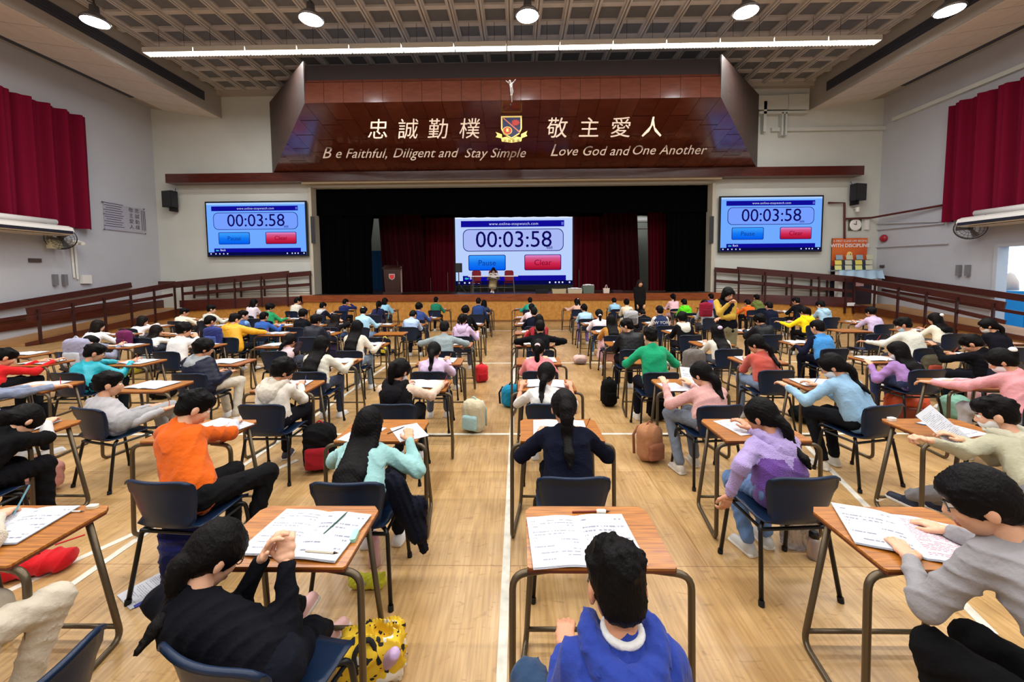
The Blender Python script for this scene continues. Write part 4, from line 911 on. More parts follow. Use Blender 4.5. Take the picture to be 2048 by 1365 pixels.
# ------------------------------------------------------------------ people
def skin_m(k=0):
    c = ((214, 158, 124), (202, 144, 112), (224, 172, 140))[k % 3]
    m = mat('skin_%d' % (k % 3), c, .5, bump=.08, bscale=80, var=.06, vscale=20)
    m.node_tree.nodes['Principled BSDF'].inputs['Subsurface Weight'].default_value = .0
    return m
m_eye = mat('eye_white', (236, 232, 226), .25); m_iris = mat('eye_dark', (24, 16, 14), .2); m_lip = mat('lip', (176, 100, 92), .5); m_brow = mat('brow_dark', (26, 20, 18), .8)
def head_prims():
    P = [ell((0, -.012, .022), (.074, .092, .094)), ell((0, .028, -.04), (.056, .062, .078)), ell((0, .035, -.085), (.032, .035, .03)), cap((0, .078, .01), (0, .098, -.03), .008, .013), ell((0, .05, .03), (.06, .036, .03)), cap((-.018, .085, -.036), (.018, .085, -.036), .008)]
    for s in (-1, 1):
        P += [ell((s*.076, -.006, -.018), (.010, .020, .031), np.array(Matrix.Rotation(s*.3, 3, 'Z'))), ell((s*.034, .064, -.028), (.022, .022, .026)), ell((s*.03, .074, .002), (.014, .010, .010), m=1), ell((s*.03, .0795, .002), (.007, .007, .007), m=2), cap((s*.016, .083, .022), (s*.044, .073, .024), .0045, .0035, m=4)]
    P += [cap((-.019, .085, -.062), (.019, .085, -.062), .006, m=3), cap((-.014, .084, -.069), (.014, .084, -.069), .007, m=3)]
    return P
def hand_prims(pose):                               # right hand: wrist at the origin, fingers along +y, back of the hand up
    P = [ell((0, .045, 0), (.034, .046, .013)), cap((-.014, .01, 0), (.014, .01, 0), .017), cap((-.024, .035, 0), (.022, .04, 0), .013)]
    L = (.024, .028, .026, .020); curl = {'flat': (.12, .25, .25), 'relax': (.35, .5, .45), 'grip': (.8, 1.2, .9)}[pose]
    for i, x in enumerate((-.025, -.008, .010, .027)):
        a = 0; p = A3(x, .078-.004*abs(i-1), .002); sp = (x)*1.6*(1-curl[0]*.8); d0 = L[i]*1.05; r = .0088-.0006*(i == 3)
        for j, f in enumerate((1.15, .85, .68)):
            a += curl[j]; q = p+d0*f*A3(math.sin(sp)*math.cos(a), math.cos(sp)*math.cos(a), -math.sin(a)); P.append(cap(p, q, r, r*.92)); r *= .92; p = q
    p = A3(-.026, .018, -.004); q = p+A3(-.022, .026, -.006-.01*(pose == 'grip')); P.append(cap(p, q, .013, .010)); q2 = q+A3(-.004+.014*(pose == 'grip'), .028, -.004-.012*(pose == 'grip')); P.append(cap(q, q2, .010, .008))
    return P
HEAD = {}; HAND = {}
def head_t(h):
    if h not in HEAD: HEAD[h] = sdf(head_prims(), h, k=.014, nmat=5)
    return HEAD[h]
def hand_t(pose, h):
    if (pose, h) not in HAND: HAND[(pose, h)] = sdf(hand_prims(pose), h, k=.006)
    return HAND[(pose, h)]
def unit(v): v = np.asarray(v, float); return v/(np.linalg.norm(v)+1e-9)
def ik(S, T, l1, l2, pole):
    d = T-S; L = np.linalg.norm(d); L2 = min(L, (l1+l2)*.995); dn = d/(L+1e-9); T = S+dn*L2
    a = (l1*l1-l2*l2+L2*L2)/(2*L2); hh = math.sqrt(max(l1*l1-a*a, 0)); p = np.asarray(pole, float); p = p-dn*(p@dn); p = unit(p)
    return S+dn*a+p*hh, T
def rz3(a): c, s = math.cos(a), math.sin(a); return np.array([[c, -s, 0], [s, c, 0], [0, 0, 1.]])
def rx3(a): c, s = math.cos(a), math.sin(a); return np.array([[1, 0, 0], [0, c, -s], [0, s, c]])
m_mask = mat('mask_blue', (176, 200, 214), .8, bump=.2, bscale=60); m_maskw = mat('mask_white', (230, 230, 230), .8)
def hairmat(c): return mat('hair_%d_%d_%d' % tuple(c), tuple(x*.7 for x in c), .5, bump=.3, bscale=60, stretch=(3, 3, .4), spec=.1)
def hair_prims(style, Hc, RH, pelvis, opt):
    sp_ = opt.get('spine')
    def out(q, dmin):                                  # keep hanging hair outside the clothed back
        if sp_ is None: return q
        N_, S2, P2, fw = sp_
        if q[2] > N_[2]+.03: return q
        a, b = (N_, S2) if q[2] > S2[2] else (S2, P2)
        t = np.clip((q[2]-a[2])/(b[2]-a[2]+1e-9), 0, 1); s0 = a+(b-a)*t; dd = -(q-s0)@fw; k_ = min(1, (N_[2]+.03-q[2])/.10)
        return q-fw*max(0, dmin*k_-dd)
    T = lambda p: Hc+RH@A3(*p)
    P = [ell(T((0, -.014, .026)), (.081, .099, .099), RH)]; S = []
    face = lambda r=(.07, .07, .085): ell(T((0, .094, -.054)), r, RH)
    P.append(ell(T((0, .048, .05)), (.066, .047, .042), RH))
    back = unit(RH@A3(0, -1, 0)); down = A3(0, 0, -1.)
    if opt.get('fringe'): P += [cap(T((-.045, .078, .045)), T((.045, .078, .045)), .018)]+[cap(T((s*.05, .066, .05)), T((s*.076, .03, -.03)), .018, .014) for s in (-1, 1)]
    if style in ('short', 'spiky', 'mop', 'crop'):
        P += [ell(T((0, -.058, -.03)), (.066, .046, .052), RH), ell(T((0, .035, .075)), (.066, .055, .035), RH)]
        for s in (-1, 1): S.append(ell(T((s*.088, .028, -.055)), (.032, .045, .048), RH))
        S.append(face())
        if style in ('spiky', 'mop', 'short'):
            r = np.random.default_rng(opt.get('seed', 1)); m_ = {'spiky': 46, 'mop': 34, 'short': 16}[style]
            for _ in range(m_):
                th = r.uniform(0, 2*PI); u = r.uniform(.25 if style == 'spiky' else -.1, 1); rr_ = math.sqrt(max(0, 1-u*u)); d = A3(rr_*math.cos(th), rr_*math.sin(th), u)
                if d[1] > .75: continue
                b = A3(0, -.014, .026)+d*A3(.078, .094, .090); L = {'spiky': .020, 'mop': .020, 'short': .010}[style]
                tip = b+unit(d+A3(*r.normal(size=3)*.25)+A3(0, .2, .5 if style == 'spiky' else 0))*L; P.append(cap(T(b), T(tip), .015, .004 if style == 'spiky' else .010))
        if style == 'mop': P += [ell(T((0, -.01, .03)), (.094, .110, .098), RH), ell(T((0, .06, .06)), (.07, .04, .03), RH)]
    else:
        P += [ell(T((0, -.05, -.02)), (.072, .056, .066), RH)]
        for s in (-1, 1): P.append(ell(T((s*.06, .005, .02)), (.026, .07, .06), RH))
        S.append(face((.062, .068, .088)))
        if style in ('pony', 'lowpony', 'sidepony', 'braid', 'bun'):
            base = {'pony': (0, -.112, .035), 'lowpony': (0, -.1, -.05), 'sidepony': (.05, -.1, -.02), 'braid': (0, -.11, .02), 'bun': (0, -.10, .03)}[style]; b = T(base)
            L = opt.get('tail', .22); sw = A3(*opt.get('swing', (0, 0, 0)))
            if style == 'bun': P += [ell(b, (.042, .036, .04)), cap(b, b+down*.07+back*.03, .028, .01)]
            else:
                p = b; P.append(ell(b, (.028, .028, .028))); hb = A3(back[0], back[1], 0)
                for j in range(6):
                    t = j/5; q = p+L/6*unit(hb*max(0, .7-1.6*t)+down*(.6+t)+sw*1.0); q = out(q, .135); r0 = .031*opt.get('tw', 1)*(1-.3*t) if style != 'braid' else .026+.006*(j % 2); P.append(cap(p, q, r0, r0*.93 if j < 5 else .012)); p = q
            for s in (-1, 1): S.append(ell(T((s*.092, .02, -.06)), (.03, .05, .05), RH))
        elif style in ('long', 'bob', 'wavy'):
            L = opt.get('tail', .32 if style != 'bob' else .13); r = np.random.default_rng(opt.get('seed', 3)); sw = A3(*opt.get('swing', (0, 0, 0)))
            hb = A3(back[0], back[1], 0); n_ = 7
            for i in range(n_):
                a = (i/(n_-1)-.5)*2; p = T((a*.068, -.062+.045*abs(a)**2, -.02)); seg = 5; amp = .012 if style == 'wavy' else .004
                for j in range(seg):
                    t = (j+1)/seg; q = p+L/seg*unit(down+hb*(.42-.35*t)*(1-.3*abs(a))+sw+A3(*r.normal(size=3))*amp*8*(.12)); q = out(q, .128-.022*abs(a))
                    r0 = .034*(1-.10*t) if style != 'wavy' else .036; P.append(cap(p, q, r0, r0*.92 if j < seg-1 else .013)); p = q
    return P, S
def person(label, head, seat, yaw=0., hyaw=0., hpitch=28., hair='short', top=(60, 60, 80), kind='knit', leg=(40, 42, 56), sleeve=None, hood=None, fore=None, hands=None, Y=None, mask=None, glasses=False, lean_back=0, seatz=.46, s=1., hopt=None, shoes=(220, 220, 220), hairc=(16, 13, 14), chest=None, pose='relax', legs=None, stand=False, roll=0., skirt=None, ribs=0, short_sleeve=False, face_lod=None, ties=None, deskz=.735, holds=None, hipw=1., group=None, ctrl=None, hpx=None, fpx=None, collar=None):
    """head: centre of the head; seat: (x, y) of the seat centre. Local frame of the body: facing +y turned by yaw degrees."""
    root = thing('person', label, 'person', (seat[0], seat[1], 0), group=group); O = A3(seat[0], seat[1], 0)
    R = rz3(math.radians(yaw)); RH = rz3(math.radians(yaw+hyaw))@rx3(-math.radians(hpitch))@np.array(Matrix.Rotation(math.radians(roll), 3, 'Y'))
    Hc = A3(*head)-O; dcam = max(1.0, head[1] if Y is None else Y)
    h = float(np.clip(.0034*dcam, .0095, .024)); hh = .006 if dcam < 3.2 else (.0102 if dcam < 6 else .016); hd = .0043 if dcam < 3.2 else (.0075 if dcam < 5.5 else .0125)
    f = R@A3(0, 1, 0); x = R@A3(1, 0, 0); up = A3(0, 0, 1.)
    pel = A3(0, 0, seatz+.085)-f*.03 if not stand else A3(0, 0, seatz)
    N = Hc+RH@A3(0, -.03, -.10)-up*.035; 
    Sm = .5*(pel+N)-f*(.03 if not stand else 0); sd = unit(N-Sm)
    Cc = N-up*.02-sd*.10-f*.01; wsh = .128*s
    SH = [N-up*.055-f*.005+x*sg*wsh for sg in (-1, 1)]
    HT = hands or [(-.13, .40, deskz+.01), (.13, .42, deskz+.02)]
    tgt = [R@A3(*HT[0]), R@A3(*HT[1])]
    if hpx: tgt = [(atz(*hpx[i])-O) if hpx[i] is not None else tgt[i] for i in (0, 1)]
    l1, l2 = .255*s, .225*s; arms = []
    for i, sg in enumerate((-1, 1)):
        pole = x*sg*.55-f*.25-up*.9
        if ctrl and ctrl[i] is not None: pole = R@A3(*ctrl[i])
        el, wr = ik(SH[i], tgt[i], l1, l2, pole)
        if not stand and not (ctrl and ctrl[i] is not None) and el[2] < deskz+.035 and (R.T@el)[1] > .30: el[2] = deskz+.035
        arms.append((SH[i], el, wr))
    if legs is None:
        legs = [((-.10, .36, seatz+.055), (-.11, .33, .085)), ((.10, .38, seatz+.055), (.11, .36, .085))]
    LGT = [[R@A3(*q) for q in l_] for l_ in legs]
    if fpx:
        for i in (0, 1):
            if fpx[i] is not None:
                a_ = atz(*fpx[i])-O; LGT[i][1] = a_; hp_ = pel+x*(-1, 1)[i]*.075
                kn_, an_ = ik(hp_, a_, .39, .38, f*.5+up*1.); LGT[i] = [kn_, an_]
    LG = [(pel+x*sg*.075*s-up*.0, LGT[i][0], LGT[i][1]) for i, sg in enumerate((-1, 1))]
    sk = skin_m(len(bpy.data.objects)); mats_b = [sk, m_eye, m_iris, m_lip, m_brow]
    low = Sm*.35+pel*.65 if not chest else Sm*.8+pel*.2
    # body: one mesh of limbs, trunk, neck, head and hands
    B = [cap(N-sd*.05, Hc+RH@A3(0, -.02, -.03), .046, .045), cap(pel, low, .06, .06), cap(low, Cc, .06, .055), cap(SH[0], SH[1], .035)]
    for S_, el, wr in arms: B += [cap(S_, el, .036, .031), cap(el, wr, .030, .021)]
    for hp, kn, an in LG: B += [cap(hp, kn, .06, .042), cap(kn, an, .042, .028)]
    P, F, mi = sdf(B, max(h, .012), k=.03); VV = [P]; FF = [F]; MM = [mi]; nV = len(P)
    HP, HF, HM = head_t(hh if face_lod is None else face_lod)
    VV.append(xf(HP*s**.5, RH, Hc)); FF.append(HF+nV); MM.append(HM); nV += len(HP)
    for i, (S_, el, wr) in enumerate(arms):
        fd = unit(wr-el); hn = unit(fd+f*.5-up*.1) if abs(fd@up) < .8 else fd
        zz = up-hn*(hn@up)
        if np.linalg.norm(zz) < .3: zz = -f-hn*(hn@-f)
        zz = unit(zz); xx = np.cross(hn, zz); RR = np.stack([xx, hn, zz], 1); ps = pose[i] if isinstance(pose, (tuple, list)) else pose
        hP, hF, hM = hand_t(ps, hd); q = hP.copy()
        if i == 0: q[:, 0] *= -1; hF = hF[:, ::-1]
        VV.append(xf(q*s, RR, wr)); FF.append(hF+nV); MM.append(hM); nV += len(q)
    o = bpy.data.objects.new('body', fast_mesh('body', np.concatenate(VV), np.concatenate(FF), mats_b, np.concatenate(MM))); C.objects.link(o); o.parent = root
    # top
    sl = sleeve or top; mats_t = [cloth(top, kind), cloth(sl, kind), cloth(fore or sl, kind), cloth(hood or top, kind), cloth(chest or top, kind)]
    pf = .018 if kind == 'puffer' else 0
    T = [cap(pel-x*.055*s-up*.01, low-x*.055*s, .098*s+pf+(.010 if chest else 0), .098*s+pf+(.008 if chest else 0), 4 if chest else 0), cap(pel+x*.055*s-up*.01, low+x*.055*s, .098*s+pf+(.010 if chest else 0), .098*s+pf+(.008 if chest else 0), 4 if chest else 0), cap(low-x*.055*s, Cc-x*.06*s, .098*s+pf, .092*s+pf), cap(low+x*.055*s, Cc+x*.06*s, .098*s+pf, .092*s+pf), cap(SH[0]*.82+SH[1]*.18, SH[1]*.82+SH[0]*.18, .062*s+pf*.5), cap(low-f*.0+up*.03, Cc-f*.015, .085*s+pf, .082*s+pf), cap(N-sd*.06, N+sd*.005-f*.008, .062, .057, 3 if hood else 0)]
    for S_, el, wr in arms:
        T.append(cap(S_, el, .056*s+pf, .047*s+pf, 1))
        if not short_sleeve: T.append(cap(el, wr-(wr-el)*.10, .046*s+pf, .034*s+pf*.6, 2))
    if hood:
        G = []; pr_ = None
        for q_ in np.linspace(-2.15, 2.15, 11):
            pt_ = N+x*math.sin(q_)*.088-f*(math.cos(q_)*.098-.005)+up*(.012-.040*max(0, math.cos(q_)))
            if pr_ is not None: G.append(cap(pr_, pt_, .033, .033))
            pr_ = pt_
        G += [ell(N-f*.125-up*.085, (.088, .042, .078), R), cap(N-f*.11-x*.06-up*.05, N-f*.125-up*.15, .035, .028), cap(N-f*.11+x*.06-up*.05, N-f*.125-up*.15, .035, .028)]
        sdf_obj('hood', G, h, [cloth(hood, kind)], root, k=.03, sub=[ell(Hc, (.098, .118, .125), RH)], disp=folds(.004, .06, 21))
    sdf_obj('top', T, h, mats_t, root, k=.035 if kind != 'puffer' else .022, disp=folds((.0045 if kind != 'fleece' else .0035) if kind != 'puffer' else .003, .14, len(bpy.data.objects), ribs or (.055 if kind == 'puffer' else 0)))
    if collar:
        q = MB(); RN = RH
        q.tube([N+f*.004+up*.032+(x*math.cos(a)*.050+f*math.sin(a)*.050) for a in np.linspace(0, 2*PI, 25)], .012, 8, cap=False); q.build('collar', cloth(collar), root, smooth=True)
    # trousers
    if skirt: 
        Q = [cap(pel-x*.05, LG[0][1]+up*.0, .10, .10), cap(pel+x*.05, LG[1][1], .10, .10), cap(LG[0][1], LG[0][1]*.3+LG[0][2]*.7+A3(0, 0, .05), .10, .13), cap(LG[1][1], LG[1][1]*.3+LG[1][2]*.7+A3(0, 0, .05), .10, .13)]
        sdf_obj('skirt', Q, max(h, .012), [cloth(skirt)], root, k=.06, disp=folds(.005, .08, 5))
    else:
        Q = [cap(pel-x*.05*hipw, pel+x*.05*hipw, .098*s*hipw)]
        for hp, kn, an in LG: Q += [cap(hp, kn, .082*s, .062*s), cap(kn, an+(kn-an)*.06, .060*s, .048*s)]
        sdf_obj('trousers', Q, max(h*1.2, .012), [cloth(leg, 'knit')], root, k=.035, disp=folds(.004, .10, len(bpy.data.objects)+3))
    for i, (hp, kn, an) in enumerate(LG):
        d = R@A3(.15*(-1, 1)[i], 1, 0); a = A3(an[0], an[1], max(.055, an[2]-.03)); zf = -.02
        sdf_obj('shoe', [cap(a+up*.0, a-up*.02, .036, .036), cap(a-up*.022-d*.02, a+d*.11-up*.026, .036, .030), pbox(a+d*.045-up*.045, (.038, .10, .013), np.stack([np.cross(unit(d), up), unit(d), up], 1), .012, 1)], max(.008, h*.7), [mat('shoe_%d_%d_%d' % tuple(shoes), shoes, .6), mat('shoe_sole', (226, 224, 218), .6)], root, k=.02)
    # hair
    ho = dict(hopt or {}); ho['spine'] = (N, Sm-f*.02, pel, f); P_, S_ = hair_prims(hair, Hc, RH, pel, ho)
    if s > 1.02:
        g_ = s**.5+.015; sc2 = lambda p: (p[0], Hc+(p[1]-Hc)*g_, Hc+(p[2]-Hc)*g_, p[3]*g_, p[4]*g_, p[5]) if p[0] == 'c' else (p[0], Hc+(p[1]-Hc)*g_, p[2]*g_, p[3], p[4], p[5])
        P_ = [sc2(p) for p in P_]; S_ = [sc2(p) for p in S_]
    sdf_obj('hair', P_, max(.0065, h*.75), [hairmat(hairc)], root, k=.022, sub=S_, disp=folds(.0022, .035, 7))
    T2 = lambda p: Hc+RH@A3(*p)
    if ties: 
        bs = {'pony': (0, -.118, .035), 'lowpony': (0, -.108, -.05), 'braid': (0, -.115, .02), 'bun': (0, -.115, .06), 'long': (0, -.11, .05), 'sidepony': (.05, -.108, -.02)}.get(hair, (0, -.11, .05))
        o = sdf_obj('hair_tie', [ell(T2(bs), (.036, .03, .03) if ties[1] == 's' else (.03, .012, .014), RH)], .006, [mat('tie_%d_%d_%d' % tuple(ties[0]), ties[0], .7)], root, k=.01)
        if ties[1] == 's': o.name = 'scrunchie'
    if mask: sdf_obj('mask', [ell(T2((0, .03, -.052)), (.061, .070, .062), RH)], hh, [mask], root, k=.01, sub=[ell(T2((0, -.075, -.05)), (.11, .1, .12), RH)])
    if glasses:
        q = MB()
        for sg in (-1, 1):
            q.tube([T2((sg*.033+.023*math.cos(a), .094-.006*abs(math.cos(a)), .002+.019*math.sin(a))) for a in np.linspace(0, 2*PI, 15)], .0022, 5, cap=False); q.tube([T2((sg*.056, .088, .006)), T2((sg*.079, .02, .004)), T2((sg*.078, -.012, -.004))], .002, 5)
        q.tube([T2((-.011, .096, .006)), T2((.011, .096, .006))], .002, 5); q.build('glasses', mat('glasses_dark', (40, 34, 34), .3, metal=.3), root)
    root['_w'] = [list(map(float, a[2]+O)) for a in arms]
    return root, arms, O
# ------------------------------------------------------------------ desks, chairs, papers
m_desk = wood('desk_laminate', (190, 122, 44), (122, 66, 18), .36, 7, (.7, 16, 4), coat=.15)
m_edge = mat('desk_edge', (96, 44, 26), .5)
m_tubem = mat('desk_tube', (92, 80, 62), .35, metal=.55)
m_chair = mat('chair_shell', (18, 36, 62), .36, bump=.06, bscale=200, spec=.3)
m_cleg = mat('chair_leg', (16, 17, 20), .4, metal=.3)
def make_desk():
    r = thing('exam_desk', 'x', 'desk')
    w, d = .30, .21; c = .03
    oct_ = [(-w+c*.3, -d), (w-c*.3, -d), (w, -d+c*.3), (w, d-c*1.3), (w-c, d), (-w+c, d), (-w, d-c*1.3), (-w, -d+c*.3)]
    q = MB().prism(oct_, .712, .722, 0); q.prism(oct_, .700, .712, 1); q.build('desktop', [m_desk, m_edge], r)
    for s in (-1, 1):
        pts = bend([(s*.20, -.17, .688), (s*.36, -.20, .688), (s*.365, -.225, .012), (s*.30, .20, .012), (s*.265, .12, .688)], .06, 5)
        MB().tube(pts, .0145, 8).build('leg_frame', m_tubem, r, smooth=True)
    MB().tube([(-.295, .185, .085), (.295, .185, .085)], .011, 8).build('crossbar', m_tubem, r, smooth=True)
    for y in (-.14, .14): MB().box((0, y, .69), (.5, .025, .018)).build('underframe_bar', m_tubem, r)
    return r
def make_chair():
    r = thing('school_chair', 'x', 'chair')
    # one moulded shell: seat, bend and backrest with rolled edges
    prof = [(.225, .405, .185), (.215, .432, .195), (.17, .446, .2), (.05, .44, .2), (-.08, .432, .196), (-.14, .438, .185), (-.175, .462, .172), (-.19, .50, .17), (-.198, .56, .185), (-.206, .63, .2), (-.218, .70, .212), (-.226, .745, .212), (-.236, .765, .208), (-.25, .768, .204), (-.258, .755, .20)]
    P = []; Q = []
    for j, (y, z, hw) in enumerate(prof):
        a, b = [], []
        for i in range(13):
            u = (i/12-.5)*2; e = abs(u)**3
            back = j >= 7
            yy = y+(.045*u*u if back and j < 12 else (.045*u*u if back else 0)); zz = z+(0 if back else .018*e)
            if j >= 10: zz -= .03*abs(u)**6
            if j < 2: zz -= 0
            a.append((u*hw, yy, zz))
        P.append(a)
    arr = np.array(P); du = np.gradient(arr, axis=0); dv = np.gradient(arr, axis=1); nn = np.cross(dv, du); nn /= np.linalg.norm(nn, axis=2)[..., None]+1e-9
    B_ = arr+nn*.007 if nn[3, 6, 2] < 0 else arr-nn*.007
    n0, n1 = arr.shape[:2]; V = [tuple(p) for p in arr.reshape(-1, 3)]+[tuple(p) for p in B_.reshape(-1, 3)]; o_ = n0*n1; F = []
    for i in range(n0-1):
        for j in range(n1-1): F += [(i*n1+j, (i+1)*n1+j, (i+1)*n1+j+1, i*n1+j+1), (o_+i*n1+j, o_+i*n1+j+1, o_+(i+1)*n1+j+1, o_+(i+1)*n1+j)]
    rim = [(0, j) for j in range(n1)]+[(i, n1-1) for i in range(1, n0)]+[(n0-1, j) for j in range(n1-2, -1, -1)]+[(i, 0) for i in range(n0-2, 0, -1)]
    for a, b in zip(rim, rim[1:]+rim[:1]):
        F.append((a[0]*n1+a[1], b[0]*n1+b[1], o_+b[0]*n1+b[1], o_+a[0]*n1+a[1]))
    link_mesh('seat_shell', V, F, m_chair, r, smooth=True)
    for s in (-1, 1):
        MB().tube(bend([(s*.15, .12, .425), (s*.205, .17, .415), (s*.225, .215, .012)], .04), .0125, 8).build('leg', m_cleg, r, smooth=True); MB().tube([(s*.225, .216, .03), (s*.226, .218, .0)], .0165, 8).build('foot_cap', mat('rubber_black', (10, 10, 11), .8), list(r.children)[-1])
        MB().tube(bend([(s*.15, -.08, .42), (s*.20, -.13, .415), (s*.235, -.205, .012)], .04), .0125, 8).build('leg', m_cleg, r, smooth=True); MB().tube([(s*.234, -.204, .03), (s*.236, -.208, .0)], .0165, 8).build('foot_cap', mat('rubber_black', (10, 10, 11), .8), list(r.children)[-1])
        MB().tube([(s*.19, .17, .40), (s*.19, -.13, .40)], .010, 6).build('side_rail', m_cleg, r)
    MB().tube([(-.205, -.135, .405), (.205, -.135, .405)], .011, 8).build('stretcher', m_cleg, r); MB().tube([(-.2, .16, .405), (.2, .16, .405)], .011, 8).build('stretcher', m_cleg, r)
    return r
DESK = None; CHAIR = None
def desk(xl, yfar, label, rz=0.):
    global DESK
    if DESK is None: DESK = make_desk(); o = DESK
    else: o = copy_tree(DESK)
    o.location = (xl+.30, yfar-.21, 0); o.rotation_euler = (0, 0, rz); return tag(o, label, 'desk', 'exam desks in rows')
def chair(x, y, label, rz=0.):
    global CHAIR
    if CHAIR is None: CHAIR = make_chair(); o = CHAIR
    else: o = copy_tree(CHAIR)
    o.location = (x, y, 0); o.rotation_euler = (0, 0, rz); return tag(o, label, 'chair', 'navy plastic chairs behind the exam desks')
# printed paper: lines of text drawn in the paper's own coordinates
def paper_mat(key, base=(206, 209, 218), ink=(138, 142, 156), rows=30., margin=.016, dens=.45, hw=.1, hl=.14, tint=None):
    if key in MATS: return MATS[key]
    m = bpy.data.materials.new(key); m.use_nodes = True; nt = m.node_tree; b = nt.nodes['Principled BSDF']; b.inputs['Roughness'].default_value = .55
    tc = nt.nodes.new('ShaderNodeTexCoord'); sp = nt.nodes.new('ShaderNodeSeparateXYZ'); nt.links.new(tc.outputs['Object'], sp.inputs[0])
    def M(op, a, b_=None, c=None):
        n = nt.nodes.new('ShaderNodeMath'); n.operation = op
        for i, v in enumerate((a, b_, c)):
            if v is None: continue
            if isinstance(v, (int, float)): n.inputs[i].default_value = v
            else: nt.links.new(v, n.inputs[i])
        return n.outputs[0]
    y = M('MULTIPLY', sp.outputs[1], rows/(2*hl)); fr = M('FRACT', y); row = M('FLOOR', y)
    inrow = M('MULTIPLY', M('GREATER_THAN', fr, .35), M('LESS_THAN', fr, .72))
    cb_ = nt.nodes.new('ShaderNodeCombineXYZ'); nt.links.new(M('MULTIPLY', sp.outputs[0], 160), cb_.inputs[0]); nt.links.new(M('MULTIPLY', row, 7.31), cb_.inputs[1])
    no = nt.nodes.new('ShaderNodeTexNoise'); no.inputs['Scale'].default_value = 1; no.inputs['Detail'].default_value = 2; nt.links.new(cb_.outputs[0], no.inputs[0])
    cb2 = nt.nodes.new('ShaderNodeCombineXYZ'); nt.links.new(M('MULTIPLY', sp.outputs[0], 7), cb2.inputs[0]); nt.links.new(M('MULTIPLY', row, 3.7), cb2.inputs[1])
    no2 = nt.nodes.new('ShaderNodeTexNoise'); no2.inputs['Scale'].default_value = 1; nt.links.new(cb2.outputs[0], no2.inputs[0])
    word = M('MULTIPLY', M('GREATER_THAN', no.outputs[0], .44), M('GREATER_THAN', no2.outputs[0], dens))
    ins = M('MULTIPLY', M('LESS_THAN', M('ABSOLUTE', sp.outputs[0]), hw-margin), M('LESS_THAN', M('ABSOLUTE', sp.outputs[1]), hl-margin*1.4))
    f = M('MULTIPLY', M('MULTIPLY', word, inrow), ins)
    mx = nt.nodes.new('ShaderNodeMix'); mx.data_type = 'RGBA'; nt.links.new(f, mx.inputs[0]); mx.inputs[6].default_value = lin(base); mx.inputs[7].default_value = lin(ink)
    nt.links.new(mx.outputs[2], b.inputs['Base Color']); MATS[key] = m; return m
m_print = [paper_mat('printed_page_a'), paper_mat('printed_page_b', rows=17, dens=.5), paper_mat('printed_page_red', ink=(196, 80, 110), rows=26, dens=.36), paper_mat('printed_page_sparse', rows=12, dens=.5, ink=(120, 126, 144))]
PG = {}
def page_mesh(side, k, hw=.1, hl=.14, lift=.012, layers=3):
    key = (side, k, hw, lift)
    if key in PG: return PG[key]
    mb = MB()
    for L in range(layers):
        P = []
        for i in range(9):
            u = i/8; x = side*(u*2-1)*hw if side > 0 else -((u*2-1)*hw)
            t = (i/8)                                  # 0 at spine
            zz = lift*math.sin(min(1, t*1.4)*PI*.75)*(1-.75*t)-L*.0025
            P.append([(side*(t*2*hw-hw), -hl-L*.002, zz), (side*(t*2*hw-hw), hl+L*.001, zz)])
        mb.grid(P if side > 0 else P[::-1])
    o = mb.build('page', m_print[k], None, smooth=True); me = o.data; bpy.data.objects.remove(o); PG[key] = me; return me
def booklet(x, y, rz, label, ks=(0, 1), z=.7225, parent=None, sc_=1.0):
    r = thing('exam_booklet', label, 'booklet', (x, y, z), rz, 'open exam papers on the desks')
    r.scale = (sc_, sc_, 1)
    for side, k in zip((-1, 1), ks): inst('page', page_mesh(side, k), r, (side*.1, 0, .008))
    return r
def sheet(x, y, rz, label, k=0, z=.7225, tilt=None, parent=None, nm='paper_sheet', grp=None):
    q = MB(); P = [[(-.105+.21*i/6, -.148+.296*j/4, .0015*math.sin(i*1.3+j)) for j in range(5)] for i in range(7)]; q.grid(P); q.grid([[(p[0], p[1], p[2]-.001) for p in a] for a in P])
    key = ('sheet', k)
    if key not in PG: o = q.build(nm, m_print[k], smooth=True); PG[key] = o.data
    else: o = inst(nm, PG[key])
    o.location = (x, y, z+.002); o.rotation_euler = tilt or (0, 0, rz); tag(o, label, 'paper', grp); return o
def pencil(p, d, label, col=(210, 120, 50), L=.16, r=.0038, nm='pencil', cat='pencil'):
    p = A3(*p); d = unit(d); o = thing(nm, label, cat, tuple(p))
    MB().tube([-d*.0, d*(L-.02)], r, 6).build('barrel', mat('pen_%d_%d_%d' % tuple(col), col, .4), o); MB().tube([d*(L-.02), d*L], [r, .0008], 6).build('tip', mat('pen_tip', (60, 44, 34), .5), o); return o
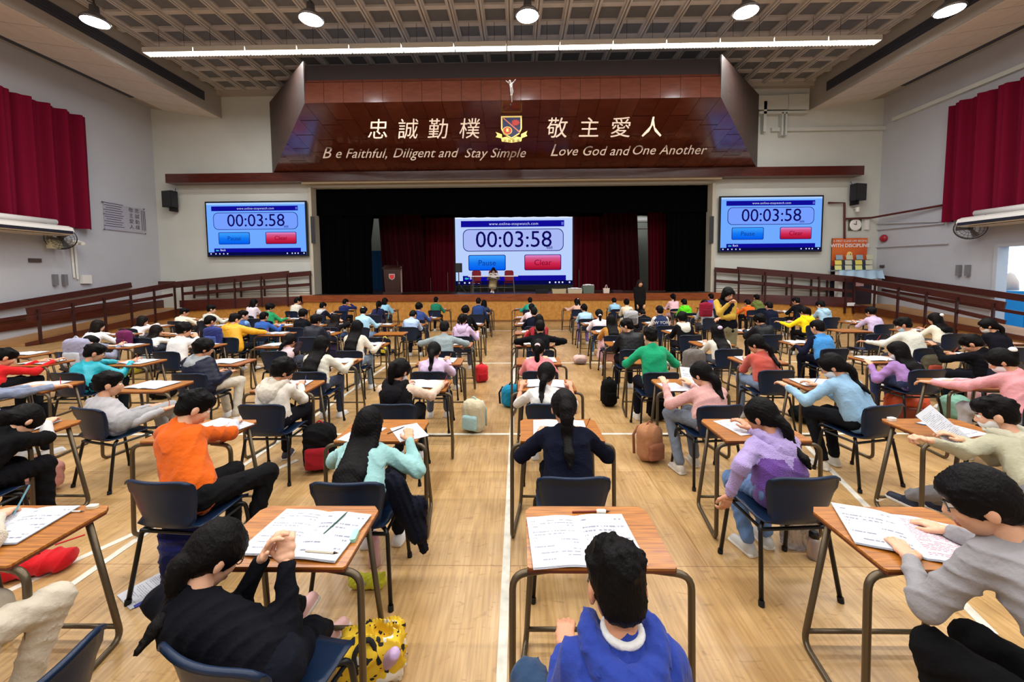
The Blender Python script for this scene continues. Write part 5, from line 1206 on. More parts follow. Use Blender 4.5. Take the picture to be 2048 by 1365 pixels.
# backpacks and bags
def backpack(label, x, y, z, rz, size, col, col2=None, pocket=True, handle=True, kind='knit', tilt=0., straps=True, nm='backpack', group=None, sag=0):
    w_, d_, h_ = size; r = thing(nm, label, 'bag', (x, y, z), rz, group); h0 = max(.008, .003*max(1, y)); h0 = min(h0, .016)
    R = rx3(tilt); c2 = col2 or tuple(int(c*.6) for c in col); mats = [cloth(col, kind), cloth(c2, kind)]
    base = A3(0, 0, h_/2*math.cos(tilt)+d_/2*abs(math.sin(tilt)))
    P = [pbox(base, (w_/2, d_/2, h_/2), R, min(w_, d_)*.42), ell(base+R@A3(0, 0, h_*.25), (w_*.44, d_*.5, h_*.3), R)]
    sdf_obj('body', P, h0, [mats[0]], r, k=.03, disp=folds(.005, .13, int(abs(x*97+y*31))))
    if pocket: sdf_obj('pocket', [pbox(base+R@A3(0, -d_*.52, -h_*.16), (w_*.36, d_*.16, h_*.24), R, .03)], h0, [mats[1]], r, k=.02, disp=folds(.003, .1, 4))
    q = MB()
    if handle: q.tube([base+R@A3(-.04+.08*k/6, .0, h_/2+.04*math.sin(PI*k/6)) for k in range(7)], .008, 6)
    if q.v: q.build('handle', mats[1], r, smooth=True)
    if straps:
        for s in (-1, 1): MB().tube([base+R@A3(s*w_*.25, d_*.45, h_*.42), base+R@A3(s*w_*.32, d_*.72, h_*.1), base+R@A3(s*w_*.38, d_*.55, -h_*.4)], .014, 6).build('strap', mats[1], r, smooth=True)
    return r
# ------------------------------------------------------------------ the class
YR = [1.92, 3.12, 4.33, 5.5, 6.8, 8.15, 9.5, 10.9, 12.2, 13.6]
def XLc(c, r):
    return {'B': -1.31-.02*r, 'A': .03-.02*r, 'C': 1.45+.01*r, 'F': 2.87+.02*r, 'G': 4.38+.06*(r-2), 'J': 6.1+.07*(r-3), 'M': 7.6+.05*(r-4), 'D': -2.70-.04*r, 'E': -4.14-.07*r, 'I': -5.45-.1*(r-1), 'K': -7.0-.15*(r-3), 'N': -8.4-.3*(r-4)}[c]
PEOPLE = {}
HB = (14, 12, 14); HW = (34, 24, 20)
def student(d, c, r, hx, hy, hair, top, leg=(40, 42, 56), yh=None, hyaw=0, pitch=30, dk=True, ch=True, bk=True, cdx=0, cyaw=0, ydk=0, seat=None, brot=None, bz=0, **kw):
    """d: short description used in every label; (c, r) column and row; (hx, hy) where the photo shows the head"""
    yf = YR[r]+ydk; xl = kw.pop('xl', XLc(c, r)); yh = yh or yf-.56
    H = aty(hx, hy, yh)
    zc = float(np.clip(H[2], .84, 1.12)); 
    H = A3(H[0], yh, zc)
    sx = H[0]*.85+(xl+.3)*.15 if seat is None else seat[0]; sy = yf-.42-.30 if seat is None else seat[1]
    hd = kw.pop('hands', None)
    if hd is None:
        dx = float(np.clip((xl+.3-sx)*.6, -.12, .12)); j = (hash(d) % 7)/7*.05 if False else .03*((len(d)*7) % 5)/5
        hd = [(-.11+dx, .42+j, .745), (.12+dx, .40+j, .755)]
        hd = [tuple((rz3(-math.radians(cyaw))@A3(*q))) for q in hd]
    who = 'student ' + d
    pr = person(who, H, (sx, sy), yaw=cyaw, hyaw=hyaw, hpitch=pitch, hair=hair, top=top, leg=leg, hands=hd, **kw)
    short = d; PEOPLE[d] = pr
    if dk: desk(xl, yf, 'exam desk of the student '+short)
    if ch: chair(sx+cdx, sy, 'navy chair of the student '+short, math.radians(cyaw))
    if bk: booklet(xl+.30-.02*((len(d)*3) % 5-2), yf-.19, (brot if brot is not None else .12*math.sin(len(d)*1.7)), 'exam booklet of the student '+short, ks=((0, 1), (3, 1), (1, 3))[len(d) % 3])
    if bk and hx % 2 == 0:
        w_ = pr[1][1][2]+pr[2]; pencil((w_[0]-.0, w_[1]+.06, w_[2]-.025), (.35, -.3, 1.), 'pencil held by the student '+short, ((210, 120, 50), (60, 100, 190), (190, 50, 50))[len(d) % 3], L=.15)
    return pr
BK = (20, 20, 24); NV = (24, 28, 52); WH = (226, 222, 214)
# row nearest the camera
student('in black hoodie with thick ponytail, nearest on the left', 'B', 0, 430, 1128, 'lowpony', (18, 20, 30), (22, 26, 40), yh=1.42, hyaw=-14, pitch=40, cyaw=-14, seat=(-.90, 1.30), brot=-.08, bk=False, hpx=[(524, 1118, .79), (572, 1122, .78)], fpx=[(612, 1195, .09), (650, 1262, .10)], glasses=True, hopt=dict(tail=.19, swing=(.15, .1, -.3)), shoes=(214, 170, 166), pose=('relax', 'grip'), hairc=(18, 15, 16), Y=1.2)
student('in royal blue hoodie with spiky hair, nearest in the centre', 'A', 0, 1232, 1168, 'spiky', (44, 64, 150), (44, 66, 96), yh=1.10, pitch=20, hyaw=4, seat=(.25, .93), bk=False, hood=(44, 64, 150), collar=(226, 226, 226), glasses=True, hands=[(-.10, .34, .62), (.12, .34, .62)], legs=[((-.22, .30, .53), (-.24, .16, .10)), ((.14, .36, .52), (.16, .34, .09))], shoes=(30, 34, 40), hairc=HB, ctrl=[(-.4, -.3, -1), (.4, -.3, -1)], Y=1.1)
student('in grey sweatshirt with low ponytail, nearest on the right', 'C', 0, 1958, 1000, 'lowpony', (150, 148, 152), (20, 20, 24), yh=1.36, hyaw=38, pitch=26, seat=(1.74, .98), cyaw=14, bk=False, glasses=True, hpx=[(1822, 1118, .745), (1892, 1062, .76)], pose=('flat', 'relax'), legs=[((-.18, .40, .56), (-.20, .30, .10)), ((.06, .42, .52), (.08, .40, .09))], hopt=dict(tail=.26, swing=(.15, -.1, 0)), hairc=(20, 17, 20), ties=((216, 180, 140), 's'), ctrl=[(-.9, -.2, -.9), (.9, -.3, -.6)], Y=1.2)
student('in cream fleece reaching in from the left edge', 'D', 0, -150, 1050, 'short', (222, 212, 192), (196, 186, 168), yh=1.45, seat=(-2.24, 1.14), cyaw=-10, bk=False, hpx=[None, (-8, 1036, .77)], ctrl=[None, (1, .5, -.1)], ch=False, legs=[((-.1, .40, .5), (-.1, .32, .09)), ((.16, .46, .52), (.10, .34, .10))], kind='fleece', Y=1.3, shoes=(110, 60, 60))
chair(-2.24, 1.12, 'navy chair of the student in cream fleece at the left edge', -.1)
chair(-1.60, 1.02, 'navy chair turned sideways in the bottom left corner', math.pi/2)
booklet(-2.44, 1.74, .12, 'open exam booklet by the cream sleeve at the left edge', (0, 3))
booklet(-.965, 1.70, -.10, 'open exam booklet on the desk of the black-hoodied ponytail girl', (1, 3), sc_=1.12)
booklet(.275, 1.665, .06, 'open exam booklet in front of the spiky-haired boy in blue', (1, 3), sc_=1.16)
booklet(1.73, 1.70, -.42, 'open exam booklet under the hands of the grey sweatshirt girl', (3, 2), sc_=1.16)
for (x, y, a, l) in ((.38, 1.865, 0.04, 'upper brown pencil lying at the back of the centre desk'), (.40, 1.835, -.02, 'lower brown pencil lying below its twin on the centre desk')): pencil((x-.12, y, .727), (math.cos(a), math.sin(a), 0), l, (120, 44, 30), L=.19, r=.005)
def small(nm, label, cat, pos, dim, col, rz=0, rough=.5):
    o = MB().prism(rrect(-dim[0]/2, -dim[1]/2, dim[0]/2, dim[1]/2, min(dim[:2])*.35, 1, 3), 0, dim[2]).build(nm, mat('sm_%d_%d_%d' % tuple(col), col, rough), loc=pos); o.rotation_euler[2] = rz; return tag(o, label, cat)
small('eraser', 'white eraser lying across the two brown pencils', 'eraser', (.40, 1.852, .732), (.045, .022, .012), (236, 230, 210))
small('correction_tape', 'pale green correction tape on the left front desk', 'stationery', (-.745, 1.68, .7225), (.026, .075, .016), (150, 206, 186), .12)
small('eraser', 'cream eraser on the leftmost front desk beside the pen', 'eraser', (-2.19, 1.90, .7225), (.05, .026, .014), (228, 226, 200), .1)
pencil((-2.33, 1.86, .727), (1, .02, 0), 'white pen lying on the leftmost front desk', (214, 224, 226), L=.14, nm='pen', cat='pen')
pencil((-2.47, 1.80, .75), (.25, .25, .8), 'light blue pen held by the cream-sleeved student', (110, 170, 190), L=.16, nm='pen', cat='pen')
pencil((-.885, 1.68, .738), (.25, .9, .05), 'dark green pencil resting in the fold of the booklet', (40, 80, 70))
pencil((-.86, 1.49, .80), (1, -.1, .0), 'white pen held by the girl in the black hoodie', (220, 214, 196), L=.14, r=.006, nm='pen', cat='pen')
# second row
o1 = student('in orange T-shirt over grey sleeves', 'D', 1, 390, 815, 'short', (214, 94, 20), (24, 24, 28), yh=2.60, hyaw=-32, pitch=34, seat=(-2.02, 2.34), cyaw=-8, fore=(196, 200, 214), hpx=[(432, 866, .75), (468, 846, .765)], ctrl=[None, (1, .1, -.5)], shoes=(210, 206, 200), pose=('relax', 'grip'), bk=False, hairc=HB, legs=[((-.10, .36, .5), (-.06, .30, .09)), ((.20, .34, .52), (.18, .16, .11))], ch=False)
chair(-2.03, 2.31, 'navy plastic chair of the student in the orange T-shirt', -.08)
booklet(-2.34, 2.94, -.35, 'open exam booklet under the arm of the boy in orange', (0, 1))
student('with waist-long hair in mint sweater', 'B', 1, 737, 850, 'long', (150, 196, 196), (24, 26, 36), yh=2.58, pitch=32, seat=(-.97, 2.30), bk=False, hopt=dict(tail=.47), hairc=(14, 12, 14), hands=[(-.17, .38, .75), (.20, .36, .75)], ctrl=[(-.9, -.3, -.8), (.9, -.3, -.8)])
sheet(-.83, 2.86, .55, 'single exam sheet hanging over the right edge of the mint sweater girl desk', 0); sheet(-1.17, 2.83, -.3, 'exam sheet left of the mint sweater girl', 1)
pencil((-.98, 2.82, .727), (.55, .8, 0), 'dark pencil lying on the desk of the mint sweater girl', (60, 50, 40))
student('in navy jumper with thick long ponytail', 'A', 1, 1128, 815, 'pony', (22, 28, 54), (24, 26, 44), yh=2.58, pitch=24, seat=(.31, 2.36), hopt=dict(tail=.36, tw=1.45), bk=True, hands=[(-.16, .40, .75), (.16, .40, .75)], ctrl=[(-.9, -.4, -.75), (.9, -.4, -.75)], kind='fleece', hairc=(24, 20, 22))
student('in two-tone lilac fleece with ponytail', 'C', 1, 1524, 832, 'lowpony', (176, 156, 214), (104, 136, 184), yh=2.60, hyaw=22, pitch=26, seat=(1.62, 2.42), cyaw=8, kind='fleece', chest=(112, 72, 158), sleeve=(176, 156, 214), hopt=dict(tail=.24, swing=(.1, 0, 0)), ties=((150, 150, 196), 'b'), hands=[(-.30, .02, .50), (.14, .40, .755)], hood=(176, 156, 214), fpx=[(1497, 1082, .085), (1532, 1068, .085)], shoes=(190, 188, 184), ch=False, bk=False, ctrl=[(-.6, -.5, .1), None])
chair(1.60, 2.36, 'navy plastic chair of the student in two-tone lilac fleece', .06)
sheet(1.68, 2.95, .2, 'exam sheet on the desk of the girl in two-tone lilac fleece', 3)
student('in sage hoodie and face mask reading a sheet', 'F', 1, 1990, 828, 'short', (176, 174, 150), (128, 128, 134), yh=2.66, hyaw=34, pitch=22, seat=(3.18, 2.36), cyaw=10, mask=m_maskw, hood=(196, 192, 170), hpx=[(1862, 882, .79), (1925, 880, .76)], fpx=[(1788, 992, .10), (1850, 1000, .09)], shoes=(26, 34, 56), bk=False, pose=('grip', 'relax'))
sheet(2.98, 2.72, 0, 'exam sheet held up by the masked boy in sage hoodie', 0, z=.80, tilt=(.80, -.25, .42)); sheet(3.25, 2.92, .3, 'exam sheet lying right of the masked boy in sage hoodie', 3)
small('eraser_box', 'small white box on the left corner of the far right front desk', 'stationery', (2.96, 3.08, .7225), (.06, .04, .022), (236, 234, 226), .2)
pencil((3.18, 2.9, .729), (-.6, .6, 0), 'blue pen on the sheet right of the masked boy', (30, 80, 140), nm='pen', cat='pen')
student('slumped over in black top with white cuffs, left edge', 'E', 1, 45, 842, 'lowpony', (18, 18, 22), (20, 20, 26), yh=2.72, hyaw=0, pitch=66, hopt=dict(tail=.22, swing=(-.1, .1, 0)), hpx=[(5, 872, .75), (95, 846, .755)], fore=(200, 200, 200), ctrl=[None, (.8, -.2, -.8)])
# third row
student('in pale grey sweatshirt leaning back', 'E', 2, 218, 768, 'short', (176, 174, 178), (150, 150, 152), yh=3.62, hyaw=-30, pitch=10, seat=(-3.78, 3.52), cyaw=-14, hands=[(-.02, .30, .60), (.22, .26, .60)], legs=[((-.06, .40, .52), (-.0, .42, .09)), ((.14, .38, .58), (.24, .46, .16))])
student('in cream zip hoodie and glasses', 'D', 2, 566, 742, 'mop', (222, 216, 204), (26, 26, 36), yh=3.72, hyaw=-38, pitch=30, hood=(210, 202, 188), glasses=True, hopt=dict(seed=4), shoes=(40, 40, 56))
student('in black hoodie with beige sleeves and ponytail', 'B', 2, 800, 742, 'pony', (28, 26, 30), (40, 42, 52), yh=3.72, hyaw=-24, pitch=24, sleeve=(226, 200, 180), hood=(34, 32, 38), mask=m_maskw, hopt=dict(tail=.20), hands=[(-.05, .38, .755), (.34, .40, .76)], pose=('relax', 'grip'))
student('in white printed T-shirt with swept ponytail', 'A', 2, 1093, 750, 'lowpony', (232, 230, 228), (60, 66, 84), yh=3.72, hyaw=-14, pitch=24, short_sleeve=True, hopt=dict(tail=.2, swing=(-.15, 0, 0)), hands=[(-.24, .38, .75), (.26, .36, .75)])
student('in pink sweater holding up a page', 'C', 2, 1403, 748, 'lowpony', (232, 176, 172), (112, 120, 134), yh=3.70, hyaw=26, pitch=22, seat=(1.74, 3.56), cyaw=6, kind='fleece', hopt=dict(tail=.18, swing=(.1, 0, 0), tw=1.3), ties=((40, 30, 40), 's'), hands=[(-.24, .34, .80), (.06, .38, .77)], legs=[((-.20, .32, .5), (-.20, .10, .09)), ((.02, .36, .5), (.02, .22, .09))], bk=False, shoes=(196, 188, 176))
sheet(1.60, 4.02, .1, 'exam sheet lying on the desk of the girl in the pink sweater', 0); sheet(1.80, 4.02, 0, 'exam sheet lifted by the girl in the pink sweater', 3, z=.80, tilt=(.7, .1, -.15))
student('in light blue sweater with mask and glasses', 'F', 2, 1664, 732, 'lowpony', (150, 190, 222), (30, 32, 40), yh=3.70, hyaw=36, pitch=30, seat=(3.12, 3.55), cyaw=12, mask=m_maskw, glasses=True, hopt=dict(tail=.22, swing=(.1, 0, 0)), hands=[(-.36, .42, .77), (-.02, .40, .76)], legs=[((-.14, .36, .52), (-.14, .2, .09)), ((.08, .36, .5), (.04, .24, .09))], shoes=(206, 198, 184))
student('in pink jumper with white scrunchie', 'G', 2, 2003, 722, 'bun', (226, 158, 164), (190, 190, 196), yh=3.78, hyaw=36, pitch=34, mask=m_maskw, ties=((240, 238, 234), 's'), hands=[(-.40, .42, .76), (-.14, .44, .765)], pose=('relax', 'grip'))
student('in blue-grey top cut off by the left edge', 'I', 2, -42, 756, 'short', (130, 140, 164), (22, 24, 32), yh=3.76, hyaw=-20, pitch=30, seat=(-5.15, 3.62), hands=[(0, .42, .75), (.24, .42, .75)])
# fourth row
student('in shiny teal jacket and glasses', 'I', 3, 190, 706, 'short', (30, 166, 184), (26, 40, 52), yh=4.95, hyaw=-40, pitch=24, kind='shiny', glasses=True, mask=None)
student('in bright red hoodie at the left edge', 'K', 3, 10, 715, 'short', (210, 34, 36), (30, 34, 40), yh=4.92, hyaw=-24, pitch=36, hands=[(.05, .45, .755), (.26, .46, .76)])
student('in navy puffer jacket with grey hood', 'E', 3, 407, 697, 'mop', (28, 34, 66), (200, 194, 180), yh=4.85, hyaw=-36, pitch=16, kind='puffer', hood=(150, 156, 160), seat=(-3.93, 4.72), hands=[(-.02, .26, .66), (.16, .24, .66)], legs=[((-.06, .38, .52), (-.02, .40, .09)), ((.22, .34, .52), (.24, .2, .09))], hopt=dict(seed=9))
student('with long black hair in off-white shirt', 'D', 3, 643, 690, 'long', (214, 212, 198), (50, 60, 84), yh=4.92, hyaw=-16, pitch=22, hopt=dict(tail=.44, swing=(-.05, 0, 0)), hands=[(-.08, .4, .75), (.28, .40, .75)])
student('in pale lilac sweater with low ponytail', 'B', 3, 868, 703, 'lowpony', (212, 188, 220), (90, 96, 116), yh=4.92, pitch=30, hopt=dict(tail=.22), ties=((180, 180, 190), 'b'))
student('in coral pink top with braided hair', 'A', 3, 1077, 697, 'braid', (238, 140, 146), (60, 60, 70), yh=4.92, pitch=18, hyaw=-10, hopt=dict(tail=.22), ties=((226, 190, 196), 's'))
student('in green and white tracksuit top', 'C', 3, 1301, 672, 'short', (28, 158, 110), (28, 30, 48), yh=4.85, pitch=22, seat=(1.66, 4.70), sleeve=(28, 158, 110), fore=(216, 214, 208), hands=[(-.20, .34, .75), (.18, .32, .75)], ctrl=[(-1, -.3, -.6), (1, -.3, -.6)], hopt=dict(seed=5), shoes=(216, 210, 200), bk=False)
student('in coral knitted jumper with glasses', 'F', 3, 1513, 688, 'lowpony', (206, 88, 74), (120, 140, 170), yh=4.94, hyaw=32, pitch=22, kind='fleece', glasses=True, hopt=dict(tail=.26, swing=(.15, 0, 0)))
student('with shoulder-length black hair in lilac sweater', 'G', 3, 1796, 702, 'wavy', (164, 126, 186), (44, 56, 90), yh=4.94, hyaw=28, pitch=20, xl=4.60, hopt=dict(tail=.2), mask=m_maskw, hands=[(-.22, .30, .70), (-.02, .30, .66)])
student('in black jacket holding his head', 'J', 3, 1944, 688, 'short', (22, 22, 28), (30, 32, 44), yh=5.10, hyaw=30, pitch=44, ydk=.2, hands=[(-.30, .36, .90), (.04, .40, .76)], pose=('relax', 'relax'))
# fifth row
student('in grey jacket with round dark hair', 'K', 4, 180, 689, 'crop', (140, 144, 166), (60, 60, 70), pitch=30, hyaw=-20)
student('in white long-sleeved T-shirt with hand at his face', 'I', 4, 368, 660, 'mop', (232, 230, 228), (40, 40, 50), hyaw=-34, pitch=14, hands=[(-.05, .36, .75), (.16, .20, .92)], hopt=dict(seed=12))
student('in striped pink jacket with long dark ponytail', 'E', 4, 580, 682, 'lowpony', (214, 190, 196), (60, 70, 90), pitch=20, hyaw=-8, sleeve=(60, 44, 52), hopt=dict(tail=.30, swing=(-.3, 0, 0)))
student('with very long straight hair in cream sweater', 'D', 4, 714, 655, 'long', (226, 218, 202), (120, 140, 160), pitch=18, hyaw=-8, hopt=dict(tail=.50), hands=[(-.1, .38, .75), (.3, .34, .75)])
student('in grey sweatshirt with both elbows out', 'B', 4, 889, 657, 'crop', (146, 160, 164), (110, 116, 120), pitch=26, seat=(-1.16, 6.02), hands=[(-.26, .32, .78), (.26, .30, .74)], ctrl=[(-1, -.2, -.2), (1, -.3, -.2)])
student('in black sweatshirt with arms spread wide', 'A', 4, 1080, 655, 'crop', (22, 22, 28), (36, 38, 50), pitch=20, hands=[(-.26, .30, .75), (.28, .28, .75)], ctrl=[(-1, -.1, -.1), (1, -.1, -.1)])
student('in black puffer and glasses looking left', 'C', 4, 1254, 652, 'short', (20, 20, 28), (30, 32, 44), hyaw=52, pitch=20, kind='puffer', glasses=True, hopt=dict(seed=3))
student('in white fleece with lilac hairband', 'F', 4, 1434, 664, 'long', (230, 226, 212), (70, 76, 90), pitch=16, hopt=dict(tail=.30), kind='fleece', ties=((220, 196, 226), 's'))
student('in bright blue and navy tracksuit', 'G', 4, 1635, 655, 'crop', (70, 146, 214), (24, 28, 52), pitch=16, sleeve=(26, 30, 60), hands=[(-.25, .30, .72), (.1, .36, .75)], hyaw=14)
student('in cream jumper and blue mask', 'J', 4, 1806, 650, 'short', (222, 222, 210), (60, 60, 70), hyaw=46, pitch=28, mask=m_mask, hands=[(-.42, .40, .755), (-.2, .40, .755)])
student('in black top with ponytail and white mask', 'M', 4, 1976, 652, 'lowpony', (32, 32, 44), (50, 50, 60), hyaw=44, pitch=24, mask=m_maskw, hopt=dict(tail=.16))
# sixth row
student('in white blouse with dark bob', 'N', 5, 196, 652, 'wavy', (232, 232, 236), (90, 90, 100), hyaw=-24, pitch=14, xl=-8.6, hopt=dict(tail=.12), hairc=HW)
student('in white T-shirt with long loose hair', 'K', 5, 312, 662, 'long', (232, 230, 226), (60, 66, 80), hyaw=-10, pitch=18, hopt=dict(tail=.32), short_sleeve=True, hairc=HW)
student('in black top wearing a blue backpack', 'I', 5, 420, 643, 'crop', (30, 34, 48), (50, 50, 60), hyaw=-16, pitch=18, xl=-6.45)
student('in yellow puffer jacket', 'E', 5, 470, 639, 'short', (236, 172, 36), (40, 42, 52), hyaw=-24, pitch=22, kind='puffer', hood=(236, 172, 36), xl=-5.28, hands=[(-.05, .4, .75), (.36, .42, .76)], mask=None)
student('in dark quilted puffer with curly hair', 'E', 5, 632, 642, 'mop', (36, 42, 60), (40, 42, 52), hyaw=-20, pitch=20, kind='puffer', xl=-4.31, hopt=dict(seed=7))
student('with long wavy brown hair in black cardigan', 'E', 6, 671, 638, 'wavy', (36, 34, 38), (60, 90, 140), pitch=14, xl=-4.5, hopt=dict(tail=.22), hairc=(34, 24, 20), hands=[(-.1, .30, .86), (.1, .30, .84)])
student('in lilac hoodie with dark ponytail', 'B', 5, 925, 640, 'pony', (206, 180, 214), (90, 96, 116), pitch=22, hood=(206, 180, 214), hopt=dict(tail=.16), hands=[(-.1, .4, .75), (.28, .36, .75)])
student('in dark red sleeves with long black hair', 'A', 5, 1078, 641, 'long', (160, 30, 44), (40, 40, 50), pitch=18, hopt=dict(tail=.26))
student('in mustard sweater with long black hair', 'C', 5, 1222, 642, 'long', (186, 130, 56), (238, 190, 196), pitch=20, hopt=dict(tail=.28), skirt=(236, 190, 196))
student('in black jacket with cream hood', 'F', 5, 1364, 637, 'mop', (24, 24, 28), (40, 40, 50), pitch=24, hood=(226, 222, 206), hopt=dict(seed=15))
student('in black puffer with mop of hair', 'G', 5, 1520, 641, 'mop', (24, 26, 34), (40, 40, 50), pitch=30, hyaw=20, kind='puffer', hopt=dict(seed=17), xl=4.36)
student('in cream sweater with long hair and white bow', 'M', 5, 1870, 638, 'wavy', (234, 228, 206), (90, 90, 96), hyaw=22, pitch=18, hopt=dict(tail=.22), ties=((246, 246, 246), 's'))
# seventh row
student('with brown bob in pink-white top by the left railing', 'N', 6, 285, 642, 'bob', (232, 220, 222), (90, 90, 100), hyaw=-26, pitch=14, xl=-9.1, hairc=HW)
student('in blue hoodie looking ahead', 'I', 6, 528, 634, 'crop', (48, 92, 170), (40, 60, 90), pitch=14, hyaw=-6)
student('in striped blue tracksuit turning right', 'K', 6, 487, 631, 'short', (60, 96, 160), (40, 40, 60), pitch=8, hyaw=-52, sleeve=(130, 170, 220))
student('in black jacket with curly dark hair', 'E', 6, 606, 629, 'mop', (26, 26, 34), (40, 40, 60), pitch=20, hyaw=-10, hopt=dict(seed=21), xl=-5.25)
student('in light blue padded top bending sideways', 'D', 6, 727, 624, 'short', (170, 214, 238), (120, 150, 190), pitch=36, hyaw=10, ties=((230, 230, 230), 'b'), kind='knit', xl=-3.55)
student('in pale blue shirt lying on his desk', 'D', 6, 826, 631, 'crop', (178, 202, 240), (40, 44, 60), pitch=46, hyaw=-10, xl=-2.85)
student('in plain black sweater with tousled hair', 'B', 6, 931, 622, 'mop', (24, 24, 30), (130, 150, 160), pitch=26, hopt=dict(seed=23))
student('in navy tracksuit with white stripes', 'A', 6, 1068, 625, 'crop', (22, 26, 50), (40, 40, 50), pitch=18)
student('in white T-shirt with clipped ponytail', 'C', 6, 1198, 629, 'lowpony', (240, 226, 232), (90, 150, 220), pitch=18, ties=((220, 214, 200), 's'), hopt=dict(tail=.14))
student('in navy varsity jacket lettered on the back', 'F', 6, 1319, 622, 'crop', (30, 44, 80), (60, 60, 70), pitch=14, sleeve=(228, 226, 222))
student('in vivid yellow hoodie with dark ponytail', 'J', 6, 1608, 624, 'pony', (250, 218, 24), (28, 28, 34), hyaw=14, pitch=24, hood=(250, 218, 24), hopt=dict(tail=.16, swing=(.2, 0, 0)), hands=[(-.42, .36, .755), (-.1, .38, .755)], ties=((236, 236, 236), 'b'))
student('in lavender T-shirt with low dark bun', 'M', 6, 1741, 624, 'bun', (208, 188, 222), (60, 60, 70), pitch=18, hyaw=12, short_sleeve=True)
# eighth row
student('in thin cream jumper near the left railing', 'N', 7, 369, 625, 'short', (236, 230, 208), (60, 60, 70), hyaw=-44, pitch=18, xl=-9.0)
student('in off-white jacket looking right', 'K', 7, 423, 619, 'short', (214, 214, 200), (60, 60, 70), hyaw=-50, pitch=10, xl=-8.05)
student('in green-sleeved top with curly hair and glasses', 'I', 7, 540, 616, 'mop', (40, 150, 96), (40, 40, 50), hyaw=-40, pitch=18, glasses=True, hopt=dict(seed=25), xl=-6.5)
student('in patterned blue top looking at a raised page', 'D', 7, 838, 615, 'mop', (50, 70, 130), (40, 50, 70), hyaw=-14, pitch=18, hopt=dict(seed=27), xl=-2.75)
student('in pink-white top behind the navy tracksuit', 'A', 7, 1063, 616, 'crop', (226, 200, 206), (50, 50, 60), pitch=18)
student('in sky blue blouse with white hair clip', 'C', 7, 1168, 617, 'pony', (176, 216, 242), (150, 130, 210), pitch=22, hyaw=16, ties=((240, 240, 240), 'b'), hopt=dict(tail=.16))
student('in black coat slumped flat over the desk', 'F', 7, 1285, 630, 'crop', (22, 22, 28), (30, 30, 36), pitch=60)
student('in grey jacket with maroon backpack', 'G', 7, 1409, 609, 'crop', (170, 180, 188), (60, 60, 70), pitch=20, hyaw=8)
student('in navy top with perfectly round hair', 'J', 7, 1538, 613, 'crop', (28, 34, 62), (40, 40, 50), pitch=22)
student('in pale blue hoodie and mask by the right ramp', 'M', 7, 1641, 611, 'short', (168, 204, 226), (40, 44, 60), pitch=28, hyaw=22, hood=(168, 204, 226), mask=m_mask, xl=7.83)
# ninth row
student('in white top with purple print and mask', 'K', 8, 508, 606, 'bob', (226, 216, 226), (60, 60, 70), hyaw=-30, pitch=14, mask=m_maskw, xl=-8.3)
student('in dark jacket with grey hood turning right', 'I', 8, 646, 613, 'short', (34, 40, 60), (60, 60, 70), hyaw=-26, pitch=18, hood=(200, 204, 206))
student('in navy jumper with very long ponytail', 'E', 8, 758, 610, 'pony', (30, 34, 70), (40, 44, 80), pitch=16, hopt=dict(tail=.30))
student('in navy jumper writing at the back left of the aisle', 'B', 8, 957, 604, 'crop', (40, 64, 118), (30, 40, 60), pitch=16)
student('in cow-print cream top with ponytail', 'F', 8, 1253, 606, 'pony', (228, 216, 190), (228, 216, 190), pitch=22, hyaw=-8, ties=((240, 240, 240), 'b'), hopt=dict(tail=.14))
student('in neon green hoodie', 'G', 8, 1368, 606, 'crop', (98, 226, 30), (60, 60, 60), pitch=22, hood=(98, 226, 30))
student('in black tracksuit with white-striped sleeves', 'M', 8, 1592, 603, 'short', (24, 24, 30), (30, 30, 36), hyaw=24, pitch=24, fore=(230, 230, 230))
# last row before the stage
student('in black and white letterman jacket', 'K', 9, 595, 603, 'short', (226, 222, 206), (40, 40, 50), hyaw=-40, pitch=10, xl=-7.9)
student('in navy top with raised hand', 'I', 9, 691, 605, 'crop', (28, 38, 90), (40, 40, 50), pitch=16, hyaw=-24, hands=[(-.1, .4, .75), (.14, .24, .96)])
student('in puffy sky blue jacket before the stage', 'E', 9, 770, 603, 'bob', (150, 206, 234), (60, 70, 80), pitch=16, hyaw=-30, kind='puffer')
student('in green and navy top before the stage', 'D', 9, 872, 601, 'crop', (30, 120, 90), (40, 40, 50), pitch=8, xl=-2.95)
student('with dark bob half hidden behind the navy jumper', 'B', 9, 968, 607, 'bob', (50, 60, 90), (40, 40, 50), pitch=16)
student('in turquoise top before the stage', 'A', 9, 1060, 602, 'crop', (40, 160, 138), (40, 40, 50), pitch=14, hands=[(-.3, .4, .75), (.2, .4, .75)])
student('in peach blouse resting on an arm', 'C', 9, 1154, 604, 'bob', (232, 186, 168), (60, 60, 70), pitch=34, hyaw=24, ties=((240, 230, 230), 'b'), hands=[(-.34, .4, .755), (0, .4, .755)])
student('in light blue T-shirt bent over before the stage', 'F', 9, 1228, 603, 'crop', (160, 208, 238), (40, 40, 50), pitch=34)
student('in pale pink dress with high ponytail', 'G', 9, 1346, 594, 'pony', (240, 196, 204), (236, 190, 198), pitch=6, hopt=dict(tail=.2))
student('in purple top beside the standing teacher', 'J', 9, 1422, 592, 'crop', (104, 74, 176), (40, 40, 50), pitch=8, xl=6.15)
student('in olive hoodie near the right ramp', 'M', 9, 1513, 596, 'crop', (110, 124, 60), (40, 40, 50), pitch=8, hood=(110, 124, 60))
student('in orange top half hidden beside the olive hoodie', 'M', 9, 1495, 607, 'crop', (240, 110, 30), (40, 40, 50), pitch=30, ydk=-.6, xl=6.9, dk=False, bk=False)
